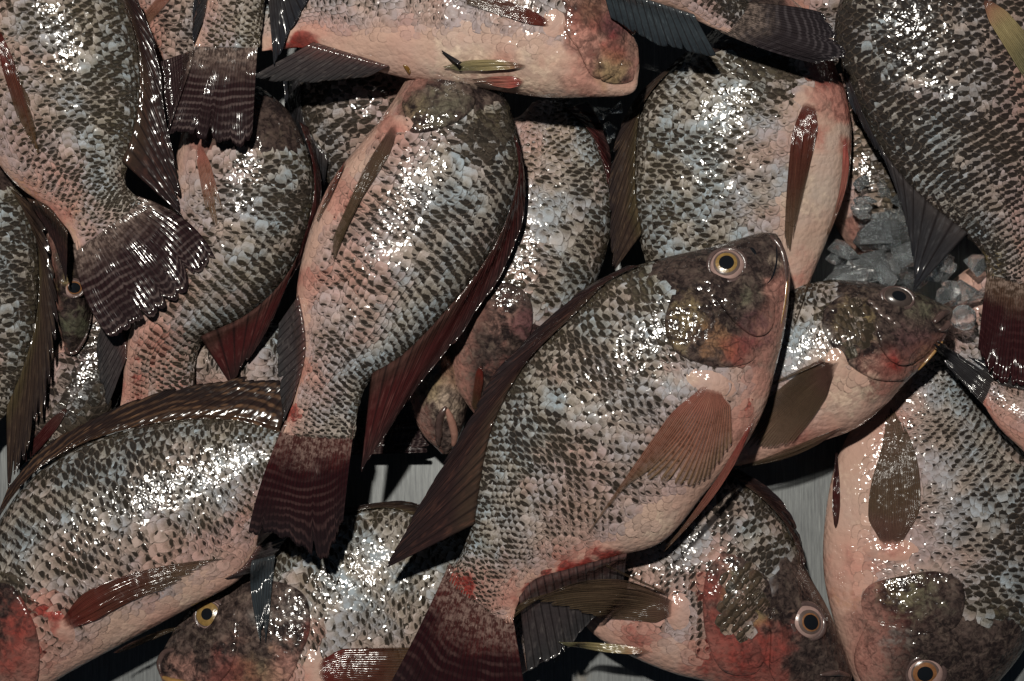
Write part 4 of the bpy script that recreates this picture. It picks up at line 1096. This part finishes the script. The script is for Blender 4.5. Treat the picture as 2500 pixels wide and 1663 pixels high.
def cheek_scales(F, cx, cy, rx, ry, pitch, ang=0.0, dark=.55, red=.2, warm=.9):
    """a patch of real scales lying on a gill cover"""
    ca, sa = math.cos(ang), math.sin(ang)
    loc = np.array(F.loc)
    n = 0
    for j in range(-8, 9):
        for i in range(-8, 9):
            x = (i + .5 * (j % 2)) * pitch; y = j * pitch * .62
            if (x / rx) ** 2 + (y / ry) ** 2 > rng.uniform(.25, 1.05): continue
            px, py = cx + x * ca - y * sa, cy + x * sa + y * ca
            p, nn = F.hit(px, py)
            t = F.near_t(np.array([p[0]]), np.array([p[1]]))[0]
            m = (F.D + F.V) / 2
            k = np.searchsorted(F.tab_t, t); k0, k1 = max(k - 6, 0), min(k + 6, 399)
            Y = m[k1] - m[k0]; Y -= nn * Y.dot(nn); Y /= np.linalg.norm(Y)
            X = np.cross(Y, nn)
            tl = rng.normal(.05, .03)
            Y = Y * math.cos(tl) + nn * math.sin(tl); Z = np.cross(X, Y)
            w = pitch / PXM * 1.18 * rng.uniform(.9, 1.1); ln = pitch / PXM * 1.25
            o = p - Y * ln * .55 - loc
            ob = bpy.data.objects.new('scale', SCALE_ME[n % 6]); n += 1
            COL.objects.link(ob); ob.parent = F.root
            ob.matrix_basis = Matrix(((X[0]*w, Y[0]*ln, Z[0]*w, o[0]), (X[1]*w, Y[1]*ln, Z[1]*w, o[1]), (X[2]*w, Y[2]*ln, Z[2]*w, o[2]), (0, 0, 0, 1)))
            ob.color = (dark + rng.normal(0, .06), max(0, red + rng.normal(0, .12)), min(1, warm + rng.normal(0, .1)), rng.random())
cheek_scales(f7, 1808, 1470, 60, 100, 27, .1, dark=1.0, warm=1.0, red=.45)
cheek_scales(f8, 2082, 800, 58, 66, 23, -.3, dark=1.02, warm=1.0, red=.3)

# ------------------------------------------------------------------ ice
def ice_material():
    T = NT('wet_ice')
    pos = T.n('NewGeometry').outputs['Position']
    n = T.noise(pos, 170, 4, .65); b = T.noise(pos, 600, 3, .6)
    h = T.math('ADD', n, T.math('MULTIPLY', b, .5))
    T.principled(Base_Color=(.90, .94, .96), Roughness=T.ss(n, .40, .65, .04, .30), IOR=1.31, Transmission_Weight=.96, Coat_Weight=.8, Coat_Roughness=.08, Normal=T.bump(h, .5, .0007))
    return T.m
M['ice'] = ice_material()
import bmesh
def ice_chunk(px, py, r, z, seed, label, round_=False):
    rr = np.random.default_rng(seed)
    bm = bmesh.new()
    n = 11 if not round_ else 60
    k = r / PXM
    for i in range(n):
        d = rr.normal(size=3); d /= np.linalg.norm(d)
        q = d * (k * (rr.uniform(.6, 1.25) if not round_ else 1)) * np.array([1.0, rr.uniform(.8, 1) if not round_ else 1, .75 if not round_ else 1])
        bm.verts.new(q)
    res = bmesh.ops.convex_hull(bm, input=bm.verts)
    loose = [v for v in bm.verts if not v.link_faces]
    bmesh.ops.delete(bm, geom=loose, context='VERTS')
    bmesh.ops.bevel(bm, geom=list(bm.edges), offset=k * .05, segments=1, profile=.6, affect='EDGES')
    bmesh.ops.recalc_face_normals(bm, faces=bm.faces)
    me = bpy.data.meshes.new('ice_chunk'); bm.to_mesh(me); bm.free()
    me.polygons.foreach_set('use_smooth', np.full(len(me.polygons), bool(round_)))
    me.materials.append(M['ice'])
    c = W(px, py, z)
    o = add('ice_chunk', me)
    o.location = c
    o.rotation_euler = rr.uniform(0, 3, 3)
    o['label'] = label; o['category'] = 'ice'
    return o
g = 'ice among the fish at right'
ICE = []
for i in range(18):
    x = rng.uniform(2025, 2250); y = rng.uniform(540, 690)
    ICE.append((x, y, rng.uniform(36, 72)))
for i in range(16):
    ICE.append((rng.uniform(2075, 2225), rng.uniform(430, 560), rng.uniform(22, 44)))
for i, (x, y, r) in enumerate(ICE):
    o = ice_chunk(x, y, r, rng.uniform(.030, .052), 100 + i, 'broken clear ice chunk in the heap right of the cream-bellied fish')
    o['group'] = g
for i in range(8):
    x = rng.uniform(2262, 2400); y = rng.uniform(640, 735)
    o = ice_chunk(x, y, rng.uniform(34, 60), rng.uniform(.034, .048), 200 + i, 'clear ice chunk in the heap between the two dark fins at the right')
    o['group'] = 'ice by the wine-red tail'
ice_chunk(2352, 776, 31, .050, 301, 'round grey ice ball touching the snout of the fish facing right', round_=True)
for i, (x, y, r) in enumerate([(1470,275,30),(1490,315,26),(1505,260,24),(1480,345,22)]):
    o = ice_chunk(x, y, r, .03, 320 + i, 'small ice piece in the dark gap above the upright olive fish')
    o['group'] = 'ice in the gap at top centre'

# ------------------------------------------------------------------ scales last, so that hidden ones are known
tot = [0, 0]
for F in ALL:
    if F.scales:
        a, b = scale_fish(F)
        tot[0] += a; tot[1] += b
print('scales single/joined', tot)
